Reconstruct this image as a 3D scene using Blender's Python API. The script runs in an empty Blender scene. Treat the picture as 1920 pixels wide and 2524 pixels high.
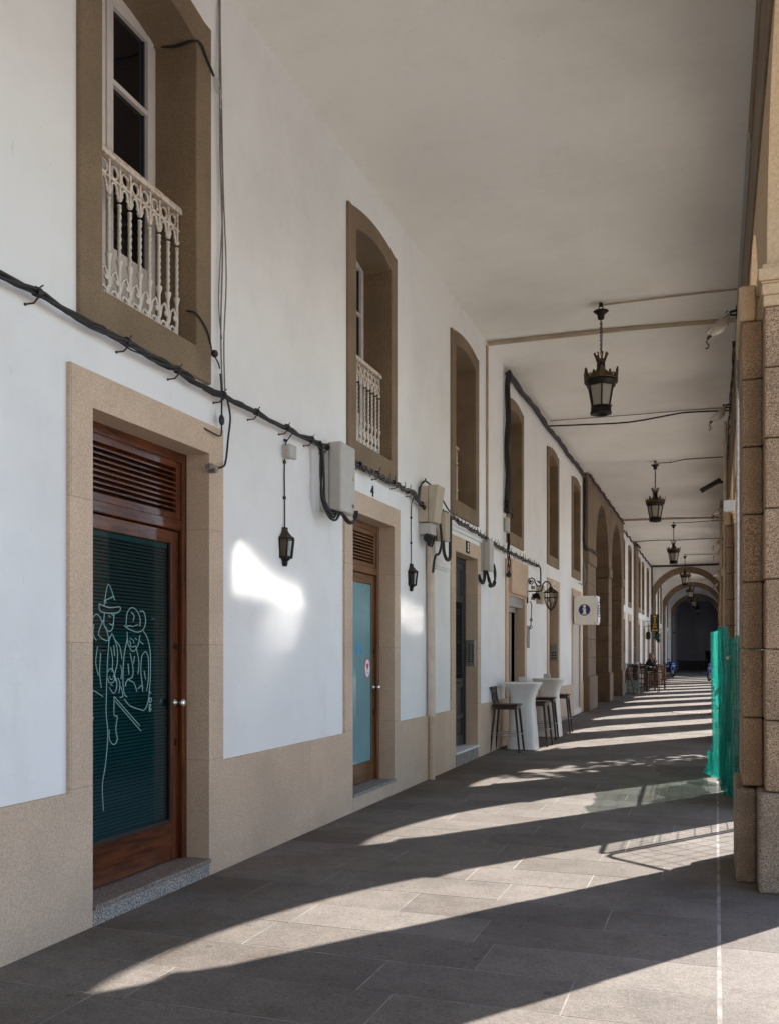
SUN_E=4.8; SKY=.15; EXPO=1.68
import bpy, bmesh, math, random
from mathutils import Vector, Matrix
random.seed(7)
PI=math.pi
scene=bpy.context.scene
COL=scene.collection
rad=math.radians
# ------------------------------------------------------------------ materials
def newmat(name):
    m=bpy.data.materials.new(name); m.use_nodes=True
    nt=m.node_tree; nt.nodes.clear()
    return m,nt
def N(nt,t,**kw):
    n=nt.nodes.new(t)
    for k,v in kw.items():
        if hasattr(n,k): setattr(n,k,v)
    return n
def L(nt,a,b): nt.links.new(a,b)
def principled(nt):
    out=N(nt,'ShaderNodeOutputMaterial'); b=N(nt,'ShaderNodeBsdfPrincipled'); L(nt,b.outputs[0],out.inputs[0]); return b
def coords(nt,scale=(1,1,1)):
    tc=N(nt,'ShaderNodeNewGeometry'); mp=N(nt,'ShaderNodeMapping'); mp.inputs['Scale'].default_value=scale
    L(nt,tc.outputs['Position'],mp.inputs[0]); return mp.outputs[0]
def noise(nt,co,scale,detail=3,rough=.5):
    n=N(nt,'ShaderNodeTexNoise'); n.inputs['Scale'].default_value=scale; n.inputs['Detail'].default_value=detail
    n.inputs['Roughness'].default_value=rough; L(nt,co,n.inputs['Vector']); return n.outputs['Fac']
def ramp(nt,fac,stops):
    r=N(nt,'ShaderNodeValToRGB'); e=r.color_ramp.elements
    while len(e)<len(stops): e.new(.5)
    for i,(p,c) in enumerate(stops):
        e[i].position=p; e[i].color=(c[0],c[1],c[2],1) if not isinstance(c,(int,float)) else (c,c,c,1)
    L(nt,fac,r.inputs[0]); return r.outputs[0]
def mix(nt,fac,a,b,mode='MIX'):
    m=N(nt,'ShaderNodeMix',data_type='RGBA',blend_type=mode)
    def s(v,sock):
        if isinstance(v,(tuple,list)): sock.default_value=(v[0],v[1],v[2],1)
        elif isinstance(v,(int,float)): sock.default_value=(v,v,v,1)
        else: L(nt,v,sock)
    if isinstance(fac,(int,float)): m.inputs[0].default_value=fac
    else: L(nt,fac,m.inputs[0])
    s(a,m.inputs[6]); s(b,m.inputs[7]); return m.outputs[2]
def bump(nt,b,h,strength=.2,dist=.01):
    n=N(nt,'ShaderNodeBump'); n.inputs['Strength'].default_value=strength; n.inputs['Distance'].default_value=dist
    L(nt,h,n.inputs['Height']); L(nt,n.outputs[0],b.inputs['Normal'])
MATS={}
def simple(name,c,rough=.5,metal=0,var=.12,scale=30,spec=.5,bumpd=0):
    m,nt=newmat(name); b=principled(nt); co=coords(nt)
    f=noise(nt,co,scale,4,.6)
    lo=tuple(x*(1-var) for x in c); hi=tuple(min(1,x*(1+var)) for x in c)
    L(nt,ramp(nt,f,[(.3,lo),(.7,hi)]),b.inputs['Base Color'])
    b.inputs['Roughness'].default_value=rough; b.inputs['Metallic'].default_value=metal
    b.inputs['Specular IOR Level'].default_value=spec
    if bumpd: bump(nt,b,f,.4,bumpd)
    MATS[name]=m; return m
def speckle(name,base,dark,light,scale,amount=.5,big=.15,rough=.85,bumpd=.002,stain=None,blocks=False):
    m,nt=newmat(name); b=principled(nt); co=coords(nt)
    f1=noise(nt,co,scale,2,.7); f2=noise(nt,co,1.7,5,.6); f3=noise(nt,co,scale*.45,3,.6)
    lo=.34 if amount<.7 else .40
    c=ramp(nt,f1,[(lo,dark),(lo+.12*amount+.02,base),(.60,base),(.70,light)])
    c=mix(nt,1,c,ramp(nt,f3,[(.3,.82),(.7,1.12)]),'MULTIPLY')
    c=mix(nt,1,c,ramp(nt,f2,[(.25,1-big),(.75,1+big)]),'MULTIPLY')
    if blocks:
        bk=N(nt,'ShaderNodeTexBrick'); bk.inputs['Scale'].default_value=1; bk.inputs['Mortar Size'].default_value=.0022; bk.inputs['Mortar Smooth'].default_value=.2; bk.inputs['Brick Width'].default_value=2.2; bk.inputs['Row Height'].default_value=.83
        bk.inputs['Color1'].default_value=(.93,.94,.95,1); bk.inputs['Color2'].default_value=(1.04,1.03,1.01,1); bk.inputs['Mortar'].default_value=(.62,.58,.54,1)
        s3=N(nt,'ShaderNodeSeparateXYZ'); L(nt,co,s3.inputs[0]); c3=N(nt,'ShaderNodeCombineXYZ'); L(nt,s3.outputs[1],c3.inputs[0]); L(nt,s3.outputs[2],c3.inputs[1]); L(nt,c3.outputs[0],bk.inputs['Vector'])
        c=mix(nt,1,c,bk.outputs['Color'],'MULTIPLY')
    if stain:
        f4=noise(nt,co,.9,6,.65); c=mix(nt,ramp(nt,f4,[(.52,0),(.72,.75)]),c,stain)
    L(nt,c,b.inputs['Base Color']); b.inputs['Roughness'].default_value=rough
    bump(nt,b,f1,.5,bumpd); MATS[name]=m; return m
def plaster(name,c,stainc,wav=.012):
    m,nt=newmat(name); b=principled(nt); co=coords(nt)
    a=noise(nt,co,.8,6,.65); f=noise(nt,coords(nt,(1,1,.25)),1.6,6,.7); g=noise(nt,co,60,3,.6); v=noise(nt,coords(nt,(1,2.5,1)),3.2,5,.75)
    col=mix(nt,ramp(nt,a,[(.45,0),(.75,.55)]),c,stainc)
    col=mix(nt,ramp(nt,f,[(.58,0),(.78,.4)]),col,stainc)
    col=mix(nt,ramp(nt,v,[(.66,0),(.72,.35)]),col,tuple(x*.8 for x in stainc))
    # hairline cracks and scuffs
    cr=N(nt,'ShaderNodeMath',operation='SUBTRACT'); L(nt,noise(nt,co,1.9,9,.62),cr.inputs[0]); cr.inputs[1].default_value=.5
    ab=N(nt,'ShaderNodeMath',operation='ABSOLUTE'); L(nt,cr.outputs[0],ab.inputs[0])
    k=N(nt,'ShaderNodeMath',operation='MULTIPLY'); L(nt,ramp(nt,ab.outputs[0],[(.0,.16),(.005,0)]),k.inputs[0]); L(nt,ramp(nt,noise(nt,co,.7,3,.5),[(.54,0),(.62,1)]),k.inputs[1])
    col=mix(nt,k.outputs[0],col,(.40,.38,.35))
    sc=noise(nt,coords(nt,(1,9,2.2)),2.6,5,.7); col=mix(nt,ramp(nt,sc,[(.68,0),(.76,.5)]),col,(.50,.485,.46))
    sp=noise(nt,co,26,2,.5); col=mix(nt,ramp(nt,sp,[(.76,0),(.79,.6)]),col,(.35,.33,.31))
    L(nt,col,b.inputs['Base Color']); b.inputs['Roughness'].default_value=.72
    h=N(nt,'ShaderNodeMath',operation='MULTIPLY_ADD'); L(nt,g,h.inputs[0]); h.inputs[1].default_value=.08
    L(nt,noise(nt,co,1.1,4,.55),h.inputs[2])
    bump(nt,b,h.outputs[0],.5,wav); MATS[name]=m; return m
def wood(name,c1,c2,rough=.3,axis=(14,14,1.2)):
    m,nt=newmat(name); b=principled(nt); co=coords(nt,axis)
    f=noise(nt,co,3,6,.65); g=noise(nt,co,.6,3,.5)
    c=ramp(nt,f,[(.3,c1),(.7,c2)]); c=mix(nt,1,c,ramp(nt,g,[(.3,.6),(.7,1.25)]),'MULTIPLY')
    L(nt,c,b.inputs['Base Color']); b.inputs['Roughness'].default_value=rough
    bump(nt,b,f,.15,.002); MATS[name]=m; return m
plaster('white_plaster',(.81,.81,.805),(.64,.63,.61))
plaster('ceiling_plaster',(.86,.835,.78),(.72,.685,.615),.06)
speckle('tan_stone',(.60,.45,.33),(.27,.195,.14),(.72,.585,.46),170,.5,.12,stain=(.46,.35,.265),blocks=True)
speckle('brown_stone',(.215,.152,.092),(.085,.057,.033),(.30,.22,.14),150,.5,.24,stain=(.17,.125,.08))
speckle('arch_stone',(.20,.14,.092),(.11,.078,.05),(.26,.19,.13),90,.5,.25,stain=(.15,.105,.07))
speckle('granite_block',(.37,.25,.155),(.085,.055,.03),(.50,.365,.25),140,.95,.26,bumpd=.001,stain=(.30,.19,.11))
speckle('granite_base',(.31,.23,.165),(.09,.065,.045),(.44,.34,.245),150,.85,.32,bumpd=.0015,stain=(.10,.075,.055))
speckle('cream_stone',(.50,.365,.225),(.38,.26,.15),(.55,.42,.28),120,.3,.08,stain=(.42,.30,.18))
speckle('step_granite',(.44,.405,.37),(.05,.045,.04),(.66,.64,.62),110,1.3,.08,rough=.55,bumpd=.0005)
speckle('step_top',(.30,.24,.20),(.08,.06,.05),(.42,.36,.31),110,1.0,.2,rough=.5,bumpd=.0005)
wood('door_wood',(.040,.010,.004),(.165,.045,.014),.18,(10,10,1.0))
wood('door_wood_across',(.040,.010,.004),(.155,.043,.014),.18,(10,1.2,10))
wood('honey_wood',(.09,.035,.012),(.24,.105,.038),.3,(10,10,1.0))
wood('honey_wood_across',(.09,.035,.012),(.22,.098,.036),.3,(10,1.2,10))
wood('stool_wood',(.020,.008,.006),(.055,.022,.016),.38)
wood('chair_wood',(.022,.008,.006),(.075,.024,.016),.35)
wood('board_wood',(.10,.04,.018),(.22,.09,.04),.4)
wood('barrel_wood',(.22,.10,.035),(.42,.21,.085),.5,(12,12,1))
simple('white_paint',(.62,.575,.53),.45,var=.07,scale=8)
simple('trim_white',(.76,.76,.75),.5,var=.04,scale=6)
simple('blue_edge',(.01,.025,.07),.4)
simple('black_cable',(.014,.013,.013),.55,var=.3,scale=60,bumpd=.004)
simple('grey_cable',(.10,.092,.085),.6,var=.5,scale=45)
simple('wire_grey',(.20,.175,.155),.6,var=.25,scale=20)
simple('iron',(.016,.013,.011),.5,.6,var=.3,scale=50)
simple('iron_brown',(.05,.032,.022),.55,.4,var=.35,scale=60)
simple('bronze',(.085,.052,.020),.5,.5,var=.5,scale=60)
simple('plastic_grey',(.46,.445,.41),.5,var=.06,scale=9)
simple('plastic_beige',(.47,.40,.31),.55,var=.08,scale=9)
simple('trunking',(.40,.31,.22),.55,var=.15,scale=5)
simple('pipe_white',(.62,.52,.43),.5,var=.15,scale=7)
simple('rust',(.15,.06,.025),.8,var=.4,scale=60)
simple('chrome',(.75,.75,.75),.12,1,var=.05)
simple('steel',(.45,.46,.47),.35,.9,var=.1)
simple('dark_room',(.012,.012,.014),.6)
simple('blind',(.24,.33,.34),.45,var=.05)
simple('etch',(.30,.50,.48),.6,var=.05)
simple('dark_door',(.012,.016,.022),.3,var=.2)
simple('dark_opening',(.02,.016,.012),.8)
simple('shutter_grey',(.50,.50,.47),.5,var=.05,scale=4)
simple('table_white',(.80,.80,.78),.35,var=.02,scale=4)
simple('sign_cream',(.82,.79,.74),.5,var=.05,scale=6)
simple('sign_blue',(.01,.018,.13),.4,var=.05)
simple('sign_black',(.008,.008,.008),.5)
simple('sign_yellow',(.60,.42,.01),.5,var=.04)
simple('paper_white',(.80,.80,.83),.6,var=.03)
simple('ink_blue',(.12,.16,.34),.6)
simple('red_print',(.55,.03,.05),.5)
simple('cyan_print',(.01,.25,.55),.5)
simple('grey_wall',(.42,.44,.54),.75,var=.1,scale=.5)
simple('grey_wall_dark',(.14,.14,.16),.75)
simple('skin',(.42,.25,.18),.55,var=.06)
simple('hair',(.22,.15,.09),.6,var=.3,scale=80)
simple('jacket',(.012,.012,.014),.75)
simple('trousers',(.02,.022,.03),.8)
simple('moto_blue',(.01,.06,.42),.2,var=.05)
simple('rubber',(.012,.012,.012),.75)
simple('leaf_green',(.02,.09,.065),.5,var=.4)
simple('stone_metal',(.33,.31,.29),.6,var=.25,scale=25)
simple('plaque_stone',(.22,.19,.17),.6,var=.5,scale=18)
simple('reflector_metal',(.25,.235,.21),.030,1,var=.0); simple('reflector_metal_dull',(.13,.13,.125),.08,1,var=.0)  # mirror finishes for the added sun reflector
simple('facade_far',(.52,.47,.40),.8,var=.1,scale=.4)
simple('building_far',(.45,.40,.33),.85,var=.1,scale=.4)
simple('floodlight',(.50,.46,.39),.35,var=.06)
simple('candle',(.62,.62,.60),.4)

def glassmat(name,tint,ior=1.5,rough=.02,coat=1.0):
    m,nt=newmat(name); out=N(nt,'ShaderNodeOutputMaterial'); t=N(nt,'ShaderNodeBsdfTransparent'); g=N(nt,'ShaderNodeBsdfGlossy')
    t.inputs[0].default_value=(*tint,1); g.inputs['Roughness'].default_value=rough; g.inputs[0].default_value=(.95,1,1,1)
    lw=N(nt,'ShaderNodeLayerWeight'); pw=N(nt,'ShaderNodeMath',operation='POWER'); L(nt,lw.outputs['Facing'],pw.inputs[0]); pw.inputs[1].default_value=5
    f=N(nt,'ShaderNodeMath',operation='MULTIPLY_ADD'); L(nt,pw.outputs[0],f.inputs[0]); f0=((ior-1)/(ior+1))**2; f.inputs[1].default_value=.9-f0; f.inputs[2].default_value=f0
    n=noise(nt,coords(nt),2.0,2,.5); bm=N(nt,'ShaderNodeBump'); bm.inputs['Strength'].default_value=.04; bm.inputs['Distance'].default_value=.02; L(nt,n,bm.inputs['Height']); L(nt,bm.outputs[0],g.inputs['Normal'])
    mx=N(nt,'ShaderNodeMixShader'); L(nt,f.outputs[0],mx.inputs[0]); L(nt,t.outputs[0],mx.inputs[1]); L(nt,g.outputs[0],mx.inputs[2]); L(nt,mx.outputs[0],out.inputs[0])
    MATS[name]=m
glassmat('tinted_glass',(.42,.60,.62),1.6)
glassmat('clear_glass',(.78,.84,.82),1.45)
glassmat('screen_glass',(.75,.82,.78),1.5)
simple('window_pane',(.006,.006,.008),.04,var=.0,spec=.5)
simple('frosted_teal',(.16,.31,.33),.10,var=.08,scale=2)
def translucent(name,c,w=.5,rough=.5):
    m,nt=newmat(name); out=N(nt,'ShaderNodeOutputMaterial'); d=N(nt,'ShaderNodeBsdfPrincipled'); t=N(nt,'ShaderNodeBsdfTranslucent')
    d.inputs['Base Color'].default_value=(*c,1); d.inputs['Roughness'].default_value=rough; t.inputs[0].default_value=(*c,1)
    mx=N(nt,'ShaderNodeMixShader'); mx.inputs[0].default_value=w
    L(nt,d.outputs[0],mx.inputs[1]); L(nt,t.outputs[0],mx.inputs[2]); L(nt,mx.outputs[0],out.inputs[0]); MATS[name]=m; return m
translucent('lamp_glass',(.52,.49,.42),.5,.3)
def netmat():
    m,nt=newmat('green_net'); out=N(nt,'ShaderNodeOutputMaterial'); d=N(nt,'ShaderNodeBsdfPrincipled'); t=N(nt,'ShaderNodeBsdfTranslucent'); tr=N(nt,'ShaderNodeBsdfTransparent')
    co=coords(nt,(34,34,1.6)); f=noise(nt,co,2,4,.65); c=ramp(nt,f,[(.34,(.0,.17,.125)),(.56,(.003,.34,.265)),(.66,(.10,.60,.50)),(.74,(.5,.9,.82))])  # pale vertical streaks put bright highlights into the net's colour
    L(nt,c,d.inputs['Base Color']); d.inputs['Roughness'].default_value=.35; L(nt,c,t.inputs[0]); tr.inputs[0].default_value=(.74,.88,.85,1)
    mx=N(nt,'ShaderNodeMixShader'); mx.inputs[0].default_value=.58; L(nt,d.outputs[0],mx.inputs[1]); L(nt,t.outputs[0],mx.inputs[2])
    w=noise(nt,coords(nt,(1,1,1)),160,1,.5); m2=N(nt,'ShaderNodeMixShader'); L(nt,ramp(nt,w,[(.46,.15),(.57,.75)]),m2.inputs[0]); L(nt,mx.outputs[0],m2.inputs[1]); L(nt,tr.outputs[0],m2.inputs[2]); L(nt,m2.outputs[0],out.inputs[0])
    MATS['green_net']=m
netmat()
def railmat():
    m,nt=newmat('cast_iron_white'); b=principled(nt); co=coords(nt)
    f=noise(nt,co,22,5,.7); z=N(nt,'ShaderNodeSeparateXYZ'); L(nt,co,z.inputs[0])
    zr=N(nt,'ShaderNodeMapRange'); zr.inputs[1].default_value=4.45; zr.inputs[2].default_value=4.62; L(nt,z.outputs[2],zr.inputs[0])
    r=ramp(nt,f,[(.48,0),(.62,.9)]); r2=ramp(nt,f,[(.64,0),(.72,.8)])
    k=N(nt,'ShaderNodeMath',operation='MULTIPLY'); L(nt,zr.outputs[0],k.inputs[0]); L(nt,r,k.inputs[1])
    mxx=N(nt,'ShaderNodeMath',operation='MAXIMUM'); L(nt,k.outputs[0],mxx.inputs[0]); L(nt,r2,mxx.inputs[1])
    L(nt,mix(nt,mxx.outputs[0],(.66,.60,.53),(.32,.18,.07)),b.inputs['Base Color']); b.inputs['Roughness'].default_value=.5
    MATS['cast_iron_white']=m
railmat()
def pavemat(name,c1,c2,dark=.6):
    m,nt=newmat(name); b=principled(nt); co=coords(nt)
    at=N(nt,'ShaderNodeAttribute'); at.attribute_name='tone'
    f=noise(nt,co,130,2,.8); g=noise(nt,co,1.3,6,.65); v=N(nt,'ShaderNodeTexVoronoi'); v.inputs['Scale'].default_value=2.1; L(nt,co,v.inputs['Vector'])
    w=noise(nt,co,9,3,.6)
    c=mix(nt,at.outputs['Fac'],c1,c2)
    c=mix(nt,1,c,ramp(nt,f,[(.28,.50),(.5,1.0),(.72,1.5)]),'MULTIPLY')
    c=mix(nt,1,c,ramp(nt,g,[(.3,.72),(.52,1.0),(.75,1.15)]),'MULTIPLY')
    c=mix(nt,1,c,ramp(nt,noise(nt,co,7.5,8,.8),[(.34,.80),(.5,1.0),(.7,1.10)]),'MULTIPLY')
    c=mix(nt,ramp(nt,noise(nt,co,2.3,6,.7),[(.56,0),(.70,.45)]),c,(.085,.062,.045))
    c=mix(nt,1,c,ramp(nt,noise(nt,co,42,4,.75),[(.32,.74),(.5,1.0),(.68,1.22)]),'MULTIPLY')
    # chewing gum spots and drips
    d=N(nt,'ShaderNodeMath',operation='MULTIPLY_ADD'); L(nt,w,d.inputs[0]); d.inputs[1].default_value=.16; L(nt,v.outputs['Distance'],d.inputs[2])
    c=mix(nt,ramp(nt,d.outputs[0],[(.105,.55),(.135,0)]),c,tuple(x*.35 for x in c1))
    v2=N(nt,'ShaderNodeTexVoronoi'); v2.inputs['Scale'].default_value=4.3; L(nt,co,v2.inputs['Vector'])
    d2=N(nt,'ShaderNodeMath',operation='MULTIPLY_ADD'); L(nt,noise(nt,co,17,3,.6),d2.inputs[0]); d2.inputs[1].default_value=.22; L(nt,v2.outputs['Distance'],d2.inputs[2])
    c=mix(nt,ramp(nt,d2.outputs[0],[(.165,.6),(.20,0)]),c,tuple(x*.4 for x in c1))
    c=mix(nt,ramp(nt,noise(nt,co,48,2,.6),[(.70,0),(.75,.5)]),c,tuple(x*1.7 for x in c2))
    # brown dirt along the wall foot
    s=N(nt,'ShaderNodeSeparateXYZ'); L(nt,co,s.inputs[0]); mr=N(nt,'ShaderNodeMapRange'); mr.inputs[1].default_value=-2.5; mr.inputs[2].default_value=-3.3; L(nt,s.outputs[0],mr.inputs[0])
    k=N(nt,'ShaderNodeMath',operation='MULTIPLY'); L(nt,mr.outputs[0],k.inputs[0]); L(nt,ramp(nt,noise(nt,co,1.1,5,.7),[(.45,0),(.65,.85)]),k.inputs[1])
    c=mix(nt,k.outputs[0],c,(.10,.065,.035))
    L(nt,c,b.inputs['Base Color']); b.inputs['Roughness'].default_value=.8; b.inputs['Specular IOR Level'].default_value=.25
    bump(nt,b,f,.5,.003); MATS[name]=m
pavemat('paving',(.126,.107,.092),(.172,.150,.131))
simple('mortar',(.235,.215,.195),.9,var=.45,scale=6)
simple('plaza_stone',(.50,.47,.43),.8,var=.15,scale=.7)
# ------------------------------------------------------------------ mesh builder
class MB:
    def __init__(s): s.v=[];s.f=[];s.sm=[]
    def add(s,vs,fs,smooth=False):
        o=len(s.v); s.v+= [tuple(p) for p in vs]; s.f+=[tuple(o+i for i in f) for f in fs]; s.sm+=[smooth]*len(fs); return s
    def box(s,x0,x1,y0,y1,z0,z1):
        vs=[(x,y,z) for x in (x0,x1) for y in (y0,y1) for z in (z0,z1)]
        return s.add(vs,[(0,1,3,2),(4,6,7,5),(0,4,5,1),(2,3,7,6),(0,2,6,4),(1,5,7,3)])
    def frustum(s,cx,cy,z0,z1,a0,b0,a1,b1):
        vs=[(cx+sx*a0,cy+sy*b0,z0) for sx,sy in((-1,-1),(1,-1),(1,1),(-1,1))]+[(cx+sx*a1,cy+sy*b1,z1) for sx,sy in((-1,-1),(1,-1),(1,1),(-1,1))]
        return s.add(vs,[(3,2,1,0),(4,5,6,7)]+[(i,(i+1)%4,4+(i+1)%4,4+i) for i in range(4)])
    def beam(s,p,q,w,d,up=(0,0,1)):
        p=Vector(p);q=Vector(q);t=(q-p).normalized();u=Vector(up)
        if abs(t.dot(u))>.98: u=Vector((1,0,0))
        a=t.cross(u).normalized();b=a.cross(t)
        vs=[]
        for c in (p,q):
            for sa,sb in((-1,-1),(1,-1),(1,1),(-1,1)): vs.append(c+a*(sa*w/2)+b*(sb*d/2))
        return s.add(vs,[(3,2,1,0),(4,5,6,7)]+[(i,(i+1)%4,4+(i+1)%4,4+i) for i in range(4)])
    def tube(s,pts,r,n=8,cap=True,smooth=True):
        pts=[Vector(p) for p in pts]; m=len(pts); rs=r if isinstance(r,(list,tuple)) else [r]*m
        vs=[];prev=None
        for i,p in enumerate(pts):
            t=(pts[min(i+1,m-1)]-pts[max(i-1,0)])
            if t.length<1e-9: t=Vector((0,0,1))
            t.normalize()
            if prev is None:
                u=Vector((0,0,1)) if abs(t.z)<.9 else Vector((1,0,0))
                a=t.cross(u).normalized()
            else:
                a=prev-t*prev.dot(t)
                if a.length<1e-6: a=t.cross(Vector((0,0,1)))
                a.normalize()
            prev=a;b=t.cross(a)
            for k in range(n):
                q=2*PI*k/n; vs.append(p+(a*math.cos(q)+b*math.sin(q))*rs[i])
        fs=[]
        for i in range(m-1):
            for k in range(n):
                k2=(k+1)%n; fs.append((i*n+k,i*n+k2,(i+1)*n+k2,(i+1)*n+k))
        s.add(vs,fs,smooth)
        if cap: s.add([vs[k] for k in range(n)],[tuple(range(n-1,-1,-1))]); s.add([vs[(m-1)*n+k] for k in range(n)],[tuple(range(n))])
        return s
    def lathe(s,prof,c=(0,0,0),n=16,smooth=True,rot=0,twist=0,sq=None):
        vs=[];m=len(prof)
        for i,(r,z) in enumerate(prof):
            for k in range(n):
                q=2*PI*k/n+rot; rr=r
                if sq: rr=r/((abs(math.cos(q))**sq+abs(math.sin(q))**sq)**(1/sq))
                vs.append((c[0]+rr*math.cos(q),c[1]+rr*math.sin(q),c[2]+z))
        fs=[]
        for i in range(m-1):
            for k in range(n):
                k2=(k+1)%n; fs.append((i*n+k,i*n+k2,(i+1)*n+k2,(i+1)*n+k))
        s.add(vs,fs,smooth)
        if prof[0][0]>1e-5: s.add(vs[:n],[tuple(range(n-1,-1,-1))])
        if prof[-1][0]>1e-5: s.add(vs[-n:],[tuple(range(n))])
        return s
    def ball(s,c,r,n=10,m=6,sc=(1,1,1)):
        prof=[(max(1e-6,math.sin(PI*i/m))*r,-math.cos(PI*i/m)*r) for i in range(m+1)]
        o=len(s.v); s.lathe(prof,(0,0,0),n)
        for i in range(o,len(s.v)):
            x,y,z=s.v[i]; s.v[i]=(x*sc[0]+c[0],y*sc[1]+c[1],z*sc[2]+c[2])
        return s
    def prism(s,poly,P,a,b):
        n=len(poly); vs=[P(u,w,a) for u,w in poly]+[P(u,w,b) for u,w in poly]
        return s.add(vs,[tuple(range(n)),tuple(range(2*n-1,n-1,-1))]+[(i,n+i,n+(i+1)%n,(i+1)%n) for i in range(n)])
    def ring(s,outer,inner,P,f,bo,bi):
        # front ring at depth f; outer side walls back to bo, inner side walls back to bi
        n=len(outer); vs=[P(u,w,f) for u,w in outer]+[P(u,w,f) for u,w in inner]+[P(u,w,bo) for u,w in outer]+[P(u,w,bi) for u,w in inner]
        fs=[]
        for i in range(n):
            j=(i+1)%n; fs+= [(i,j,n+j,n+i),(i,2*n+i,2*n+j,j),(n+i,n+j,3*n+j,3*n+i)]
        return s.add(vs,fs)
    def move(s,M,start=0):
        for i in range(start,len(s.v)): s.v[i]=tuple(M@Vector(s.v[i]))
        return s
ROOT={}
def tag(o,label=None,cat=None,group=None,kind=None):
    if label: o['label']=label
    if cat: o['category']=cat
    if group: o['group']=group
    if kind: o['kind']=kind
    return o
def thing(name,label,cat,loc=(0,0,0),rz=0,group=None):
    o=bpy.data.objects.new(name,None); COL.objects.link(o); o.location=loc; o.rotation_euler=(0,0,rz); o.empty_display_size=.1
    tag(o,label,cat,group); ROOT[o.name]=Vector(loc); return o
def obj(name,mb,mat,parent=None,bevel=0,label=None,seg=1,local=False,cat=None,group=None,kind=None,base=None):
    """links the builder as one mesh; world coordinates unless local (then relative to its thing)"""
    me=bpy.data.meshes.new(name)
    off=Vector((0,0,0))
    if parent is not None and not local: off=ROOT.get(parent.name,Vector((0,0,0)))
    if base is not None: off=Vector(base)
    me.from_pydata([tuple(Vector(v)-off) for v in mb.v],[],mb.f)
    me.polygons.foreach_set('use_smooth',mb.sm)
    bm=bmesh.new(); bm.from_mesh(me); bmesh.ops.recalc_face_normals(bm,faces=bm.faces); bm.to_mesh(me); bm.free()
    me.update()
    o=bpy.data.objects.new(name,me); COL.objects.link(o)
    for m in (mat if isinstance(mat,(list,tuple)) else [mat]): me.materials.append(MATS[m])
    if parent is not None:
        o.parent=parent; ROOT[o.name]=ROOT.get(parent.name,Vector((0,0,0)))
    elif base is not None: o.location=off; ROOT[o.name]=off
    if bevel:
        md=o.modifiers.new('bevel','BEVEL'); md.width=bevel; md.segments=seg; md.limit_method='ANGLE'; md.angle_limit=rad(40)
    tag(o,label,cat,group,kind)
    return o
def each(name,mbs,mat,parent,**kw):
    return [obj(name,m,mat,parent,**kw) for m in mbs]
def copy_tree(o,parent=None):
    c=o.copy(); COL.objects.link(c)
    if parent is not None: c.parent=parent
    for ch in [x for x in bpy.data.objects if x.parent==o]: copy_tree(ch,c)
    return c
def textmesh(s,size,P,depth=.002,align='CENTER',sx=1.0,bold=0):
    """lettering as mesh: P maps (u,w,d) to world"""
    cu=bpy.data.curves.new('lettering','FONT'); cu.body=s; cu.size=size; cu.align_x=align; cu.extrude=depth; cu.offset=bold; cu.resolution_u=3
    o=bpy.data.objects.new('lettering',cu); COL.objects.link(o); dg=bpy.context.evaluated_depsgraph_get()
    me=bpy.data.meshes.new_from_object(o.evaluated_get(dg)); mb=MB()
    mb.add([P(v.co.x*sx,v.co.y,v.co.z) for v in me.vertices],[tuple(p.vertices) for p in me.polygons])
    bpy.data.objects.remove(o); bpy.data.curves.remove(cu); bpy.data.meshes.remove(me)
    return mb
XW=-3.43      # plane of the granite trim on the left-hand houses
XP=-3.455     # plane of their white plaster
H=6.57        # ceiling
def PX(u,w,d): return (d,u,w)          # u along the corridor, w up, d = x
def cells(mb,ys,zs,inside,xf,xb):
    ys=sorted(set(round(y,4) for y in ys)); zs=sorted(set(round(z,4) for z in zs))
    ins={}
    for i in range(len(ys)-1):
        for j in range(len(zs)-1): ins[i,j]=inside((ys[i]+ys[i+1])/2,(zs[j]+zs[j+1])/2)
    for (i,j),v in ins.items():
        if not v: continue
        y0,y1,z0,z1=ys[i],ys[i+1],zs[j],zs[j+1]
        mb.add([(xf,y0,z0),(xf,y1,z0),(xf,y1,z1),(xf,y0,z1)],[(0,1,2,3)])
        for di,dj,a,b in((-1,0,(y0,z0),(y0,z1)),(1,0,(y1,z0),(y1,z1)),(0,-1,(y0,z0),(y1,z0)),(0,1,(y0,z1),(y1,z1))):
            if not ins.get((i+di,j+dj),False):
                mb.add([(xf,*a),(xf,*b),(xb,*b),(xb,*a)],[(0,1,2,3)])
    return mb
def arcpts(c,hw,zs,rise,n=12):
    """left spring -> right spring along a segmental arc (rise<=hw)"""
    R=(hw*hw+rise*rise)/(2*rise); zc=zs+rise-R; a=math.asin(min(1,hw/R))
    if rise>=hw-1e-6: a=PI/2
    return [(c+R*math.sin(-a+2*a*i/n),zc+R*math.cos(-a+2*a*i/n)) for i in range(n+1)]
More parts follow.
